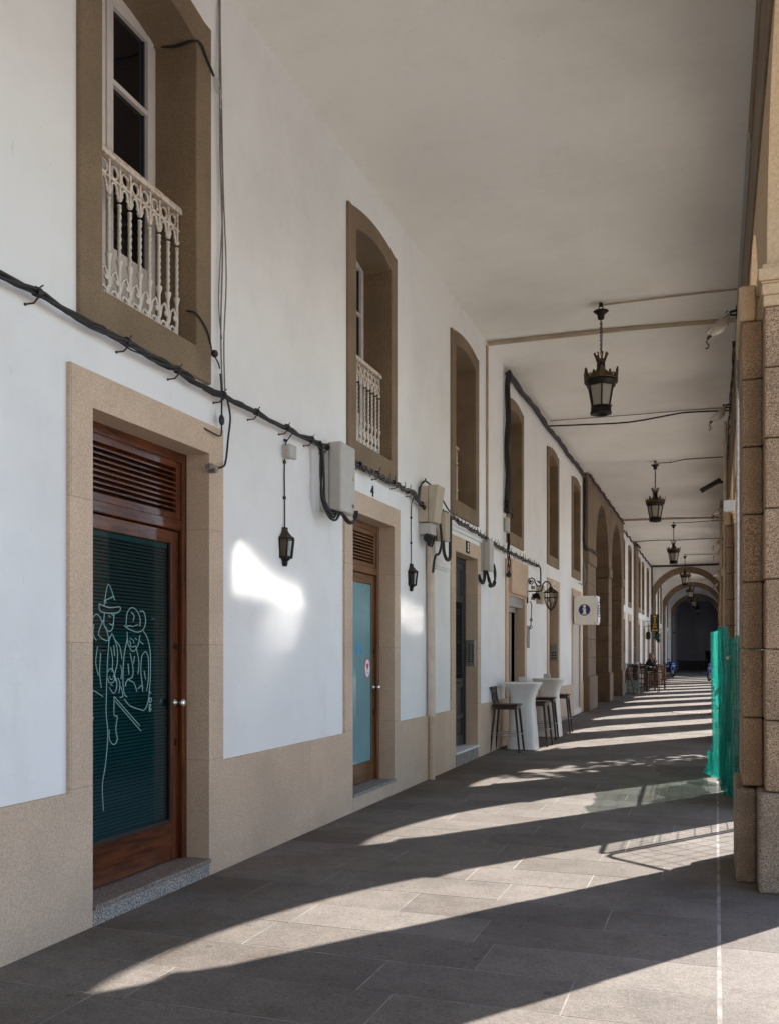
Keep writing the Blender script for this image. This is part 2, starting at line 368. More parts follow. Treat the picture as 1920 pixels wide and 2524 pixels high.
# ------------------------------------------------------------------ the setting: ground, pavement, ceiling
g=MB(); g.add([(-60,-120,-.03),(260,-120,-.03),(260,300,-.03),(-60,300,-.03)],[(0,1,2,3)])
obj('plaza_ground',g,'plaza_stone',kind='structure')
g=MB(); g.add([(-9,-14,-.0010),(1.62,-14,-.0010),(1.62,98,-.0010),(-9,98,-.0010)],[(0,1,2,3)])
obj('pavement_joints',g,'mortar',kind='structure')
def slabs():
    mb=MB(); tones=[]
    def slab(x0,x1,y0,y1,gx=.0038,gy=.0038):
        j=lambda: random.uniform(-.0022,.0022)
        vs=[(x0+gx+j(),y0+gy+j(),0),(x1-gx+j(),y0+gy+j(),0),(x1-gx+j(),y1-gy+j(),0),(x0+gx+j(),y1-gy+j(),0)]
        dz=random.uniform(-.0005,.0008)
        mb.add([(x,y,dz) for x,y,z in vs]+[(x,y,-.012) for x,y,z in vs],[(0,1,2,3),(0,4,5,1),(1,5,6,2),(2,6,7,3),(3,7,4,0)])
        t=random.random(); tones.extend([t]*5)
    y=4.6-.45*42; ys=[]
    while y<97.9:
        ys.append(y); y+=.45+ (random.uniform(-.03,.03) if y>8 else 0)
    for i in range(len(ys)-1):
        x=-9.0 if ys[i]>26 else -3.8; xs=[x]
        x=-3.44-random.uniform(.1,1.1) if ys[i]<26 else -8
        x=max(x,-3.7)
        while x<-.95:
            x+=random.uniform(.72,1.35)
            if x<-.35: xs.append(x)
        xs.append(.012)
        for a,b in zip(xs[:-1],xs[1:]): slab(a,b,ys[i],ys[i+1])
    y=-14.
    while y<97:
        n=random.uniform(1.0,1.6); slab(.026,.80,y,y+n,.003); y+=n
    y=-14.4
    while y<97:
        n=random.uniform(.9,1.5); slab(.803,1.6,y,y+n,.003); y+=n
    o=obj('pavement',mb,'paving',kind='structure')
    at=o.data.attributes.new('tone','FLOAT','FACE'); at.data.foreach_set('value',tones)
slabs()
c=MB(); nx,ny=10,90
vs=[(-3.7+4.02*i/nx,-14+112*j/ny,H+.012*math.sin(j*1.1+i*.4)*math.sin(i*PI/nx)) for j in range(ny+1) for i in range(nx+1)]
c.add(vs,[(j*(nx+1)+i,j*(nx+1)+i+1,(j+1)*(nx+1)+i+1,(j+1)*(nx+1)+i) for j in range(ny) for i in range(nx)],True)
obj('ceiling',c,'ceiling_plaster',kind='structure')
# ------------------------------------------------------------------ the white houses on the left
WIN=dict(z0=3.53,zs=6.09,rise=.075,iz0=3.755,izs=5.885,irise=.095)
DOORS=[(4.593,5.924,3.033),(8.743,10.029,3.028),(12.662,13.939,3.03),(16.22,17.66,2.62),(20.46,21.71,3.0),(24.15,25.40,3.0)]
WINS=[(4.475,5.95),(8.628,10.123),(12.462,14.012),(16.10,17.567),(20.25,21.80),(23.92,25.482)]
def house(label,y0,y1,doors,wins,sw=.205,stop=3.243,plinth=.81,pieces=None):
    t=thing('house',label,'building',(XP,y0,0))
    ys=[y0,y1]+[v for d in doors for v in (d[0],d[1],d[0]-sw,d[1]+sw)]+[v for w in wins for v in(w[0]+.03,w[1]-.03)]
    zs=[0,plinth,stop,H]+[d[2] for d in doors]+[3.57,6.09]
    def stone(y,z):
        for d in doors:
            if d[0]<y<d[1] and z<d[2]: return False
        if z<plinth: return True
        return any(d[0]-sw<y<d[1]+sw and z<stop for d in doors)
    def white(y,z):
        if z<plinth-.0: return False
        for d in doors:
            if d[0]-sw<y<d[1]+sw and z<stop: return False
        return not any(w[0]+.03<y<w[1]-.03 and 3.57<z<6.09 for w in wins)
    w=MB(); cells(w,ys,zs,white,XP,XP-.05); obj('plaster_wall',w,'white_plaster',t)
    s=MB(); cells(s,ys,zs,stone,XW,XW-.20); obj('plinth',s,'tan_stone',t,bevel=.006)
    # dark rooms closing the openings behind
    r=MB(); r.box(XP-.62,XP-.60,y0,y1,0,H)
    obj('back_wall',r,'dark_room',t)
    return t
def surround(t,w,mat='brown_stone'):
    a,b=w; c=(a+b)/2; hw=(b-a)/2; ihw=hw-.205
    n=14
    outer=[(a,WIN['z0'])]+[(a,WIN['zs'])]+arcpts(c,hw-.10,WIN['zs'],WIN['rise'],n)+[(b,WIN['zs'])]+[(b,WIN['z0'])]
    inner=[(a+.205,WIN['iz0'])]+[(a+.205,WIN['izs']-.02)]+arcpts(c,ihw,WIN['izs'],WIN['irise'],n)+[(b-.205,WIN['izs']-.02)]+[(b-.205,WIN['iz0'])]
    m=MB(); m.ring(outer,inner,PX,XW+.005,XP-.03,XW-.40)
    return m,a+.205,b-.205
def scroll(cx,cz,r0,turns,dirn,start,n=14,k=.18):
    pts=[]
    for i in range(n+1):
        q=start+dirn*2*PI*turns*i/n; r=r0*(1-(1-k)*i/n); pts.append((cx+r*math.cos(q),cz+r*math.sin(q)))
    return pts
def railing(t,y0,y1,x=-3.567,zb=3.765,zt=4.705,full=True):
    m=MB(); n=max(3,round((y1-y0-.04)/.119)); sp=(y1-y0-.05)/n; ns=8 if full else 6
    m.box(x-.03,x+.03,y0,y1,zt-.028,zt)
    m.lathe([(.03,0)],(0,0,0),4) if False else None
    m.tube([(x,y0,zt),(x,y1,zt)],.03,8)
    m.box(x-.010,x+.010,y0,y1,zt-.145,zt-.133); m.box(x-.012,x+.012,y0,y1,zb+.0,zb+.02)
    for i in range(n+1):
        y=y0+.025+sp*i
        # square head, collars, twisted shaft, foot
        m.box(x-.009,x+.009,y-.009,y+.009,zt-.21,zt-.02)
        m.ball((x,y,zt-.225),.021,ns,4); m.ball((x,y,zt-.27),.016,ns,4,(1,1,.7))
        k=22; vs=[];z0=zb+.30;z1=zt-.28
        for j in range(k+1):
            for q in range(4):
                an=PI/2*q+j*.55; vs.append((x+.0145*math.cos(an),y+.0145*math.sin(an),z0+(z1-z0)*j/k))
        m.add(vs,[(j*4+q,j*4+(q+1)%4,(j+1)*4+(q+1)%4,(j+1)*4+q) for j in range(k) for q in range(4)],True)
        m.lathe([(.011,.27),(.023,.315),(.023,.323),(.012,.33)],(x,y,zb),ns); m.lathe([(.020,0),(.010,.07),(.013,.16),(.011,.28)],(x,y,zb),ns)
        if i<n:
            yc=y+sp/2
            # ring frieze under the hand rail
            m.tube([(x,yc+.036*math.cos(q*PI/6),zt-.088+.038*math.sin(q*PI/6)) for q in range(13)],.0085,5,False)
            # pointed arch under the frieze
            for s in(-1,1):
                m.tube([(x,yc+s*(sp/2-.014),zt-.235),(x,yc+s*(sp/2-.024),zt-.195),(x,yc+s*.022,zt-.16),(x,yc,zt-.148)],.008,5,False)
                m.ball((x,yc+s*.03,zt-.20),.012,6,4)
            # foot scrolls
            m.tube([(x,a,b) for a,b in scroll(yc-.004,zb+.075,.046,1.35,1,-1.2)],.0095,5,False)
            m.tube([(x,y+.012,zb+.12),(x,y+.03,zb+.20),(x,yc+.014,zb+.235),(x,yc+.038,zb+.195),(x,yc+.03,zb+.155)],.010,5,False)
            m.tube([(x,a,b) for a,b in scroll(yc+.028,zb+.175,.022,1.0,-1,1.0,8)],.008,5,False)
            m.tube([(x,y+sp-.012,zb+.02),(x,yc+.03,zb+.06),(x,yc+.044,zb+.12)],.009,5,False)
    return m
def french_window(t,w,full,label,rx=-3.567):
    m,i0,i1=surround(t,w)
    wo=obj('window',m,'brown_stone',t,bevel=.008,label=label)
    x=-3.768; z0=WIN['iz0']; c=(i0+i1)/2-(.055 if full else 0)
    f=MB(); fw=.036; ztop=5.985
    f.box(x-.06,x+.01,i0,i0+fw,z0,ztop+.08); f.box(x-.06,x+.01,i1-fw,i1,z0,ztop+.08); f.box(x-.06,x+.01,i0+fw,i1-fw,ztop,ztop+.10); f.box(x-.06,x+.01,i0+fw,i1-fw,z0,z0+.05)
    obj('frame',f,'white_paint',wo,bevel=.003)
    for a,b in((i0+fw+.004,c-.006),(c+.006,i1-fw-.004)):
        lf=MB(); s=.072; zs=[z0+.055,z0+.52,5.36,5.395,ztop-.105,ztop-.004]
        lf.box(x-.05,x+.022,a,a+s,zs[0],zs[5]); lf.box(x-.05,x+.022,b-s,b,zs[0],zs[5])
        for p,q in((zs[0],zs[1]),(zs[2],zs[3]),(zs[4],zs[5])): lf.box(x-.048,x+.018,a+s,b-s,p,q)
        lf.box(x-.03,x+.026,a+s+.06,b-s-.06,z0+.12,z0+.45)
        obj('casement',lf,'white_paint',wo,bevel=.003)
        e=MB()
        for p,q in((zs[1],zs[2]),(zs[3],zs[4])):
            e.box(x-.022,x-.006,b-s-.014,b-s,p,q); e.box(x-.022,x-.006,a+s,a+s+.005,p,q)
        obj('window_bead',e,'blue_edge',wo)
        g=MB(); g.box(x-.022,x-.014,a+s,b-s,zs[1],zs[2]); g.box(x-.022,x-.014,a+s,b-s,zs[3],zs[4])
        obj('pane',g,'window_pane',wo)
    obj('railing',railing(t,i0+.005,i1-.005,x=rx,full=full),'cast_iron_white',wo)
    return wo
near=house('white plastered house wall along the arcade, its doors and barred upper windows framed in stone',-14,26.09,DOORS,WINS)
wl=['brown stone framed window with rusty white railing, above the black cable bundle','brown stone framed window above door with honey wood louvre','narrow brown framed window beside the pale trunking','brown framed window partly behind the thick black cable','brown framed window past the iron bracket lamp','brown framed window above the information sign']
for i,w in enumerate(WINS): french_window(near,w,i<2,wl[i],(-3.567,-3.567,-3.715,-3.70,-3.64,-3.64)[i])
# extra openings behind the camera keep the wall going
def slats(m,x,y0,y1,z0,z1,n,dep,th):
    for i in range(n):
        z=z0+(z1-z0)*(i+.5)/n
        m.add([(x-dep,y0,z+.022),(x+.004,y0,z-.022),(x+.004,y1,z-.022),(x-dep,y1,z+.022),(x-dep,y0,z+.022+th),(x+.004,y0,z-.022+th),(x+.004,y1,z-.022+th),(x-dep,y1,z+.022+th)],[(0,1,2,3),(7,6,5,4),(0,4,5,1),(1,5,6,2),(2,6,7,3),(3,7,4,0)])
def wood_door(t,d,wd,label,zfl,zt,tr,glass):
    """jamb, louvred transom, leaf with one tall pane; X of jamb face -3.61"""
    y0,y1,zo=d; x=-3.612
    j=MB(); jw=.058
    j.box(x-.10,x,y0,y0+jw,zfl,zo); j.box(x-.10,x,y1-jw,y1,zfl,zo)
    do=obj('door',j,wd,t,bevel=.005,label=label)
    j=MB(); j.box(x-.10,x-.002,y0+jw,y1-jw,zo-.07,zo); j.box(x-.095,x-.006,y0+jw,y1-jw,tr-.055,tr+.02)
    obj('transom_bar',j,wd+'_across',do,bevel=.006)
    a,b=y0+jw,y1-jw
    l=MB(); xl=x-.018
    for p,q in((a,a+.055),(b-.055,b)): obj('louvre_frame',MB().box(xl-.05,xl,p,q,tr+.02,zo-.07),wd,do,bevel=.004)
    l=MB(); l.box(xl-.05,xl,a+.055,b-.055,zo-.115,zo-.07); l.box(xl-.05,xl,a+.055,b-.055,tr+.02,tr+.06)
    slats(l,xl-.006,a+.055,b-.055,tr+.06,zo-.115,9,.055,.012)
    obj('louvre',l,wd+'_across',do)
    k=MB(); k.box(xl-.075,xl-.07,a,b,tr,zo-.05); obj('louvre_backing',k,'dark_room',do)
    # leaf
    xf=x-.030; sw=.10; ztl=tr-.06
    l=MB(); l.box(xf-.045,xf,a+.003,a+sw,zfl+.012,ztl); l.box(xf-.045,xf,b-sw,b-.012,zfl+.012,ztl)
    lf=obj('door_leaf',l,wd,do,bevel=.006)
    for z0,z1 in((zt,ztl),(zfl+.012,glass)): obj('door_rail',MB().box(xf-.044,xf-.001,a+sw,b-sw,z0,z1),wd+'_across',do,bevel=.006)
    return do,a+sw,b-sw,xf
def knob(do,x,y,z,mat='chrome'):
    m=MB(); n0=0
    pr=[(.030,0),(.032,.006),(.014,.010),(.011,.035),(.022,.042),(.031,.055),(.031,.066),(.020,.078),(.001,.082)]
    m.lathe(pr,(0,0,0),16); m.move(Matrix.Translation((x,y,z))@Matrix.Rotation(PI/2,4,'Y'))
    obj('knob',m,mat,do)
    k=MB(); k.box(x,x+.004,y-.012,y+.012,z-.31,z-.25); k.tube([(x+.004,y,z-.275),(x+.006,y,z-.275)],.006,8); obj('keyhole',k,'iron',do)
    k=MB(); k.tube([(x,y,z+.40),(x+.006,y,z+.40)],.02,12); obj('lock',k,'iron',do)
# first door: dark glass with blinds and a line drawing
d=DOORS[0]; tr=2.53
do,ga,gb,xf=wood_door(near,d,'door_wood','dark wood door with louvred transom, blinds and a white line drawing on its glass',.12,2.375,tr,.40)
gl=MB(); gl.box(xf-.024,xf-.018,ga,gb,.40,2.375); obj('glass',gl,'tinted_glass',do)
bl=MB(); z=.42
while z<2.36:
    bl.add([(xf-.058,ga+.01,z+.0075),(xf-.046,ga+.01,z-.0075),(xf-.046,gb-.01,z-.0075),(xf-.058,gb-.01,z+.0075)],[(0,1,2,3)]); z+=.0235
bl.box(xf-.066,xf-.036,ga,gb,2.345,2.375)
for yy in(ga+.34,gb-.12,ga+.08): bl.tube([(xf-.036,yy,.42),(xf-.036,yy,2.35)],.0022,5)
obj('blind',bl,'blind',do)
gk=MB()
for p in((ga,ga+.008),(gb-.012,gb)): gk.box(xf-.018,xf-.006,p[0],p[1],.40,2.375)
gk.box(xf-.018,xf-.006,ga+.008,gb-.012,.40,.425); obj('gasket',gk,'rubber',do)
knob(do,xf,gb+.052,1.245)
# the drawing, in door coordinates: u along the door, w height
DRAW=[[(.02,2.00),(.025,1.84)],[(.035,2.0),(.035,1.86)],[(.0,1.78),(.05,1.80),(.07,1.72),(.03,1.70)],[(.0,1.62),(.06,1.60),(.10,1.66),(.13,1.80),(.17,1.86),(.21,1.85),(.235,1.81)],
[(.205,1.93),(.30,1.91),(.40,1.92),(.385,1.885),(.30,1.875),(.215,1.885),(.205,1.93)],[(.25,1.92),(.29,2.06),(.35,1.96)],[(.25,1.95),(.34,1.985)],
[(.255,1.88),(.25,1.80),(.29,1.76),(.33,1.78),(.345,1.88)],[(.29,1.86),(.31,1.85)],[(.32,1.87),(.335,1.86)],[(.30,1.81),(.32,1.80),(.335,1.81)],
[(.245,1.83),(.20,1.735),(.29,1.70),(.265,1.79)],[(.29,1.70),(.325,1.745)],[(.14,1.79),(.09,1.58),(.075,1.40),(.05,1.20),(.02,1.02),(.01,.78)],[(.15,1.72),(.12,1.50),(.10,1.34),(.12,1.25)],
[(.10,1.41),(.18,1.375),(.24,1.345)],[(.33,1.74),(.37,1.66),(.375,1.56),(.35,1.48),(.36,1.44)],[(.30,1.72),(.285,1.60),(.275,1.42),(.27,1.24),(.285,1.10),(.265,.92),(.235,.78),(.245,.62)],[(.34,1.67),(.35,1.60)],
[(.285,1.50),(.31,1.52),(.34,1.50),(.345,1.44),(.30,1.43),(.285,1.46)],[(.30,1.40),(.34,1.36),(.37,1.40),(.36,1.46),(.33,1.47)],[(.38,1.46),(.40,1.42),(.39,1.36)],
[(.345,1.34),(.60,1.13)],[(.355,1.31),(.61,1.095)],[(.345,1.34),(.345,1.22),(.375,1.21),(.36,1.13),(.375,1.06),(.34,1.03),(.30,1.07),(.30,1.13)],
[(.155,1.22),(.12,1.13),(.13,1.08)],[(.12,1.13),(.15,1.14)],[(.10,1.0),(.085,.86),(.09,.70)],
[(.44,1.80),(.50,1.775),(.58,1.76),(.64,1.785),(.66,1.84),(.64,1.90),(.60,1.90)],[(.46,1.80),(.47,1.88),(.51,1.92),(.56,1.91),(.60,1.86),(.60,1.80)],[(.51,1.89),(.54,1.87),(.53,1.83)],
[(.47,1.76),(.48,1.68),(.53,1.63),(.58,1.67),(.60,1.74)],[(.50,1.72),(.52,1.71)],[(.55,1.72),(.57,1.71)],[(.51,1.665),(.53,1.66),(.56,1.67)],[(.53,1.71),(.54,1.685)],
[(.63,1.775),(.68,1.72),(.71,1.62),(.71,1.45),(.69,1.30),(.65,1.235),(.60,1.24),(.50,1.27),(.44,1.32)],[(.47,1.71),(.44,1.60),(.43,1.46),(.44,1.36),(.47,1.33)],
[(.62,1.60),(.66,1.63),(.69,1.58),(.69,1.45),(.67,1.36)],[(.62,1.60),(.61,1.50),(.63,1.38)],[(.50,1.62),(.53,1.52),(.52,1.46),(.47,1.44),(.45,1.40)],[(.49,1.44),(.54,1.42),(.57,1.36)],[(.58,1.38),(.62,1.40),(.63,1.36)],[(.56,1.66),(.59,1.56),(.58,1.48)],[(.41,1.40),(.43,1.34),(.40,1.33)],
[(.695,1.355),(.72,1.345)],[(.70,1.31),(.72,1.31),(.72,1.285),(.70,1.285),(.70,1.31)],[(.70,1.27),(.72,1.26),(.70,1.245),(.72,1.235),(.70,1.22),(.70,1.27)]]
DRAW+=[[(.03,1.84),(.08,1.85),(.085,1.80)],[(.03,1.76),(.06,1.78)],[(.03,1.66),(.05,1.61),(.09,1.57),(.12,1.50)],[(.03,1.55),(.06,1.50),(.05,1.44)],[(.16,1.80),(.15,1.74),(.18,1.70)],[(.19,1.66),(.175,1.56),(.20,1.48)],
[(.22,1.62),(.21,1.50),(.225,1.40)],[(.31,1.66),(.33,1.58),(.325,1.50)],[(.26,1.955),(.27,1.935)],[(.36,1.70),(.40,1.66),(.42,1.58)],[(.405,1.54),(.42,1.50),(.41,1.45)],[(.46,1.79),(.49,1.80),(.53,1.795)],
[(.54,1.80),(.58,1.81)],[(.49,1.70),(.505,1.69),(.50,1.66)],[(.60,1.70),(.635,1.68)],[(.645,1.50),(.66,1.44)],[(.48,1.55),(.49,1.48)],[(.545,1.60),(.535,1.55)],[(.30,1.47),(.315,1.45),(.33,1.455)],[(.31,1.42),(.33,1.41)],[(.06,1.15),(.055,1.02),(.075,.94)]]
dr=MB()
def smooth2(pl):
    if len(pl)<3: return pl
    P=[Vector((a,b,0)) for a,b in pl]; out=[]
    for i in range(len(P)-1):
        p0=P[max(i-1,0)];p1=P[i];p2=P[i+1];p3=P[min(i+2,len(P)-1)]
        for j in range(4):
            t=j/4; v=.5*((2*p1)+(p2-p0)*t+(2*p0-5*p1+4*p2-p3)*t*t+(3*p1-p0-3*p2+p3)*t**3); out.append((v.x,v.y))
    return out+[pl[-1]]
for pl in DRAW: dr.tube([(xf-.016,ga-.02+u*1.12,w-.02) for u,w in [(a if a>.022 else .022,b) for a,b in smooth2(pl)]],.0034,4)
obj('drawing',dr,'etch',do)
def step(t,y0,y1,h,over=.012,label=None,mats=('step_granite','step_top')):
    m=MB(); m.box(-3.7,XW+.004,y0,y1,0,h-.028); so=obj('step',m,mats[0],t,bevel=.003,label=label)
    m=MB(); m.box(-3.7,XW+over+.004,y0+.0,y1+.012,h-.028,h); obj('step_tread',m,mats[1],so,bevel=.004)
step(near,d[0]+.001,d[1],.124,label='speckled grey granite doorstep')
# second door: frosted teal glass, honey wood
d=DOORS[1]
do,ga,gb,xf=wood_door(near,d,'honey_wood','honey wood door with louvred transom and frosted teal glass',.17,2.365,2.53,.40)
gl=MB(); gl.box(xf-.024,xf-.016,ga,gb,.40,2.365); obj('glass',gl,'frosted_teal',do)
knob(do,xf,gb+.05,1.215)
PF=lambda y,z,s=1: (lambda u,w,dd: (xf-.0155+dd,y+u*s,z+w*s))
m=textmesh('DS',.16,PF(ga+.615,1.59),.001,sx=1); obj('sticker_lettering',m,'cyan_print',do)
m=MB(); m.beam((xf-.0145,ga+.515,1.56),(xf-.0145,ga+.56,1.72),.02,.003,(1,0,0)); obj('sticker_stroke',m,'cyan_print',do)
def disc(x,y,z,ry,rz_,d=.002,n=24): return MB().prism([(y+ry*math.cos(2*PI*i/n),z+rz_*math.sin(2*PI*i/n)) for i in range(n)],PX,x,x+d)
obj('round_sticker',disc(xf-.0158,ga+.86,1.43,.085,.115,.002),'red_print',do); obj('sticker_face',disc(xf-.0148,ga+.86,1.43,.072,.10,.002),'paper_white',do)
hh=[(0,-.045),(.035,.0),(.038,.022),(.022,.034),(0,.018),(-.022,.034),(-.038,.022),(-.035,0)]
obj('sticker_heart',MB().prism([(ga+.86+u,1.452+w) for u,w in hh],PX,xf-.0138,xf-.0118),'red_print',do)
m=MB(); m.box(xf-.0125,xf-.0105,ga+.83,ga+.89,1.375,1.383); obj('sticker_line',m,'ink_blue',do)
step(near,d[0],d[1],.175,.014,label='thin speckled granite doorstep with plastered riser',mats=('tan_stone','step_granite'))
# third door (number 5): black panelled iron and glass door
d=DOORS[2]; x=-3.615
m=MB(); m.box(x-.09,x,d[0],d[0]+.07,.21,d[2]); m.box(x-.09,x,d[1]-.07,d[1],.21,d[2]); m.box(x-.088,x-.002,d[0]+.07,d[1]-.07,d[2]-.08,d[2])
do=obj('door',m,'dark_door',near,bevel=.004,label='tall black panelled door with scrolled iron grille, under plate 5')
c0=(d[0]+d[1])/2
for a,b in((d[0]+.072,c0-.003),(c0+.003,d[1]-.072)):
    m=MB(); z0=.22;z1=d[2]-.084; xf=x-.012
    for p,q in((a,a+.09),(b-.09,b)): m.box(xf-.05,xf,p,q,z0,z1)
    for p,q in((z0,z0+.16),(.62,.70),(1.08,1.22),(2.36,2.46),(z1-.10,z1)): m.box(xf-.049,xf-.001,a+.09,b-.09,p,q)
    for p,q in((z0+.16,.62),(.70,1.08),(2.46,z1-.10)):
        m.box(xf-.04,xf-.02,a+.09,b-.09,p,q); m.frustum((xf-.012),(a+b)/2,0,0,0,0,0,0) if False else m.box(xf-.02,xf-.008,a+.13,b-.13,p+.04,q-.04)
    obj('door_leaf',m,'dark_door',do,bevel=.004)
    m=MB(); m.box(xf-.04,xf-.035,a+.09,b-.09,1.22,2.36); obj('glass',m,'window_pane',do)
    m=MB(); w=(b-a)-.18
    for i in range(5): yy=a+.09+w*(i+.5)/5; m.tube([(xf-.02,yy,1.22),(xf-.02,yy,2.36)],.006,5)
    for zz in(1.35,1.8,2.22):
        for s in(-1,1): m.tube([(xf-.018,p,q) for p,q in scroll((a+b)/2+s*.07,zz,.065,1.4,s,PI/2+s*PI/2)],.006,5)
    obj('grille',m,'iron',do)
m=MB(); m.tube([(x+.0,c0+.06,1.16),(x+.05,c0+.06,1.16),(x+.05,c0+.17,1.16)],.009,6); obj('handle',m,'iron_brown',do)
step(near,d[0],d[1]+.02,.20,.02,label='worn pale stone doorstep below the black door',mats=('plaque_stone','trim_white'))
pl=MB(); pl.box(XW,XW+.012,13.22,13.40,3.06,3.235); po=obj('number_plate',pl,'iron',near,label='dark enamel plate with white 5')
m=textmesh('5',.17,lambda u,w,dd:(XW+.0135+dd,13.31+u,3.09+w),.0015,bold=.004); obj('numeral',m,'paper_white',po)
m=textmesh('4',.165,lambda u,w,dd:(XP+.006+dd,9.36+u,3.27+w),.005,bold=.002); obj('house_numeral',m,'iron',near,label='black iron number 4')
ic=MB(); ic.box(-3.60,-3.47,13.915,13.940,1.40,1.80); io=obj('intercom',ic,'steel',near,bevel=.004,label='steel entry intercom with rows of buttons')
m=MB()
for i in range(9):
    for j in range(2): obj('button',MB().box(-3.57+j*.055,-3.545+j*.055,13.908,13.916,1.46+i*.032,1.478+i*.032),'iron',io)
# white moulding round the third doorway
m=MB(); m.box(XP,XP+.05,11.75,14.42,3.36,3.43); m.box(XP,XP+.035,11.75,14.42,3.31,3.36); m.box(XP,XP+.045,14.36,14.42,2.80,3.31); m.box(XP,XP+.05,11.52,12.30,2.73,2.80); m.box(XP,XP+.03,11.52,12.30,2.70,2.73)
obj('door_moulding',m,'trim_white',near,bevel=.004,label='white moulded strip framing the number 5 doorway')
# fourth door: roller shutter housing and sliding door
d=DOORS[3]
m=MB(); m.box(XW-.02,XW+.055,16.24,17.72,2.66,3.26); obj('lintel_box',m,'tan_stone',near,bevel=.008,label='tan box lintel with roller shutter below')
m=MB(); m.box(-3.62,-3.46,16.23,17.65,2.44,2.64); sb=obj('shutter_box',m,'steel',near,bevel=.006,label='steel roller shutter box')
m=MB(); m.box(-3.60,-3.585,16.23,17.65,2.36,2.44); obj('shutter_slat',m,'steel',sb)
m=MB(); 
for p in(16.26,16.9,17.25): m.box(-3.70,-3.62,p,p+.06,.05,2.4)
do=obj('door',m,'plastic_beige',near,label='beige framed sliding door')
m=MB(); m.box(-3.68,-3.67,16.3,17.65,.05,2.4); obj('pane',m,'window_pane',do)
# fifth door, letter box on its reveal
d=DOORS[4]; m=MB(); m.box(-3.69,-3.63,d[0],d[1],.03,d[2]); do=obj('door',m,'dark_opening',near,bevel=.004,label='dark brown door under the small white number plate')
m=MB(); 
for p,q in((.3,1.3),(1.5,2.8)): obj('door_panel',MB().box(-3.632,-3.615,d[0]+.2,d[1]-.2,p,q),'door_wood',do,bevel=.01)
m=MB(); m.box(-3.61,-3.44,d[1]-.03,d[1]-.006,1.42,1.80); lb=obj('letter_box',m,'stone_metal',near,bevel=.004,label='grey metal letter box in the doorway')
m=MB()
for i in range(3):
    for j in range(2): obj('letter_slot',MB().box(-3.58+j*.06,-3.54+j*.06,d[1]-.036,d[1]-.03,1.47+i*.06,1.50+i*.06),'iron',lb)
pl=MB(); pl.box(XW,XW+.012,21.02,21.18,3.04,3.20); po=obj('number_plate',pl,'paper_white',near,label='small white number plate')
m=textmesh('6',.15,lambda u,w,dd:(XW+.0135+dd,21.1+u,3.07+w),.0015,bold=.002); obj('numeral',m,'iron',po)
# sixth door: pale closed shutter
d=DOORS[5]; m=MB(); m.box(-3.52,-3.47,d[0],d[1],.14,2.42); do=obj('shutter_door',m,'shutter_grey',near,bevel=.004,label='pale grey closed shutter door under the information sign')
m=MB(); m.box(-3.54,-3.49,d[0],d[1],2.42,d[2]); obj('shutter_head',m,'brown_stone',do)
m=MB(); m.box(-3.60,XW+.01,d[0],d[1],0,.14); obj('doorstep',m,'trim_white',do,bevel=.004)
# ------------------------------------------------------------------ brown stone archway in the left wall
def arch_wall(m,P,u0,u1,arches,zs,ztop,f,b,zbase=None,n=20):
    """wall from zs (or ground, outside arches) to ztop with round openings [(c,r)]; f, b = front, back depth"""
    x=u0
    def quad(pts): m.add([P(u,w,f) for u,w in pts],[(0,1,2,3)]); m.add([P(u,w,b) for u,w in pts],[(3,2,1,0)])
    for c,r in arches:
        quad([(x,zs),(c-r,zs),(c-r,ztop),(x,ztop)])
        a=[(c-r*math.cos(PI*i/n),zs+r*math.sin(PI*i/n)) for i in range(n+1)]
        for p,q in zip(a[:-1],a[1:]):
            quad([p,q,(q[0],ztop),(p[0],ztop)])
            m.add([P(*p,f),P(*q,f),P(*q,b),P(*p,b)],[(0,1,2,3)])
        x=c+r
    quad([(x,zs),(u1,zs),(u1,ztop),(x,ztop)])
    for u in(u0,u1): m.add([P(u,zs,f),P(u,ztop,f),P(u,ztop,b),P(u,zs,b)],[(0,1,2,3)])
    return m
XS=-3.315
aw=thing('stone_archway','double brown stone archway in the left wall, opening on dark passages','archway',(XS,26.1,0))
m=MB(); arch_wall(m,PX,26.1,36.65,[(29.62,1.75),(34.05,1.75)],4.42,6.62,XS,-6.2); obj('arch_wall',m,'arch_stone',aw,bevel=.01)
for a,b in((26.1,27.87),(31.37,32.30),(35.80,36.65)):
    m=MB(); z=.95
    while z<4.08:
        z2=min(4.10,z+.52); m.box(-6.2,XS,a,b,z+.003,z2-.003); z=z2
    p=obj('pier',m,'arch_stone',aw,bevel=.012)
    m=MB(); m.box(-6.2,XS+.03,a-.03,b+.03,4.10,4.42); obj('impost',m,'arch_stone',p,bevel=.015)
    m=MB(); m.box(-6.2,XS+.05,a-.035,b+.05,0,.95); obj('pier_base',m,'arch_stone',p,bevel=.015)
m=MB(); m.box(-6.3,-6.2,26,36.8,0,6.6); obj('passage_wall',m,'dark_opening',aw)
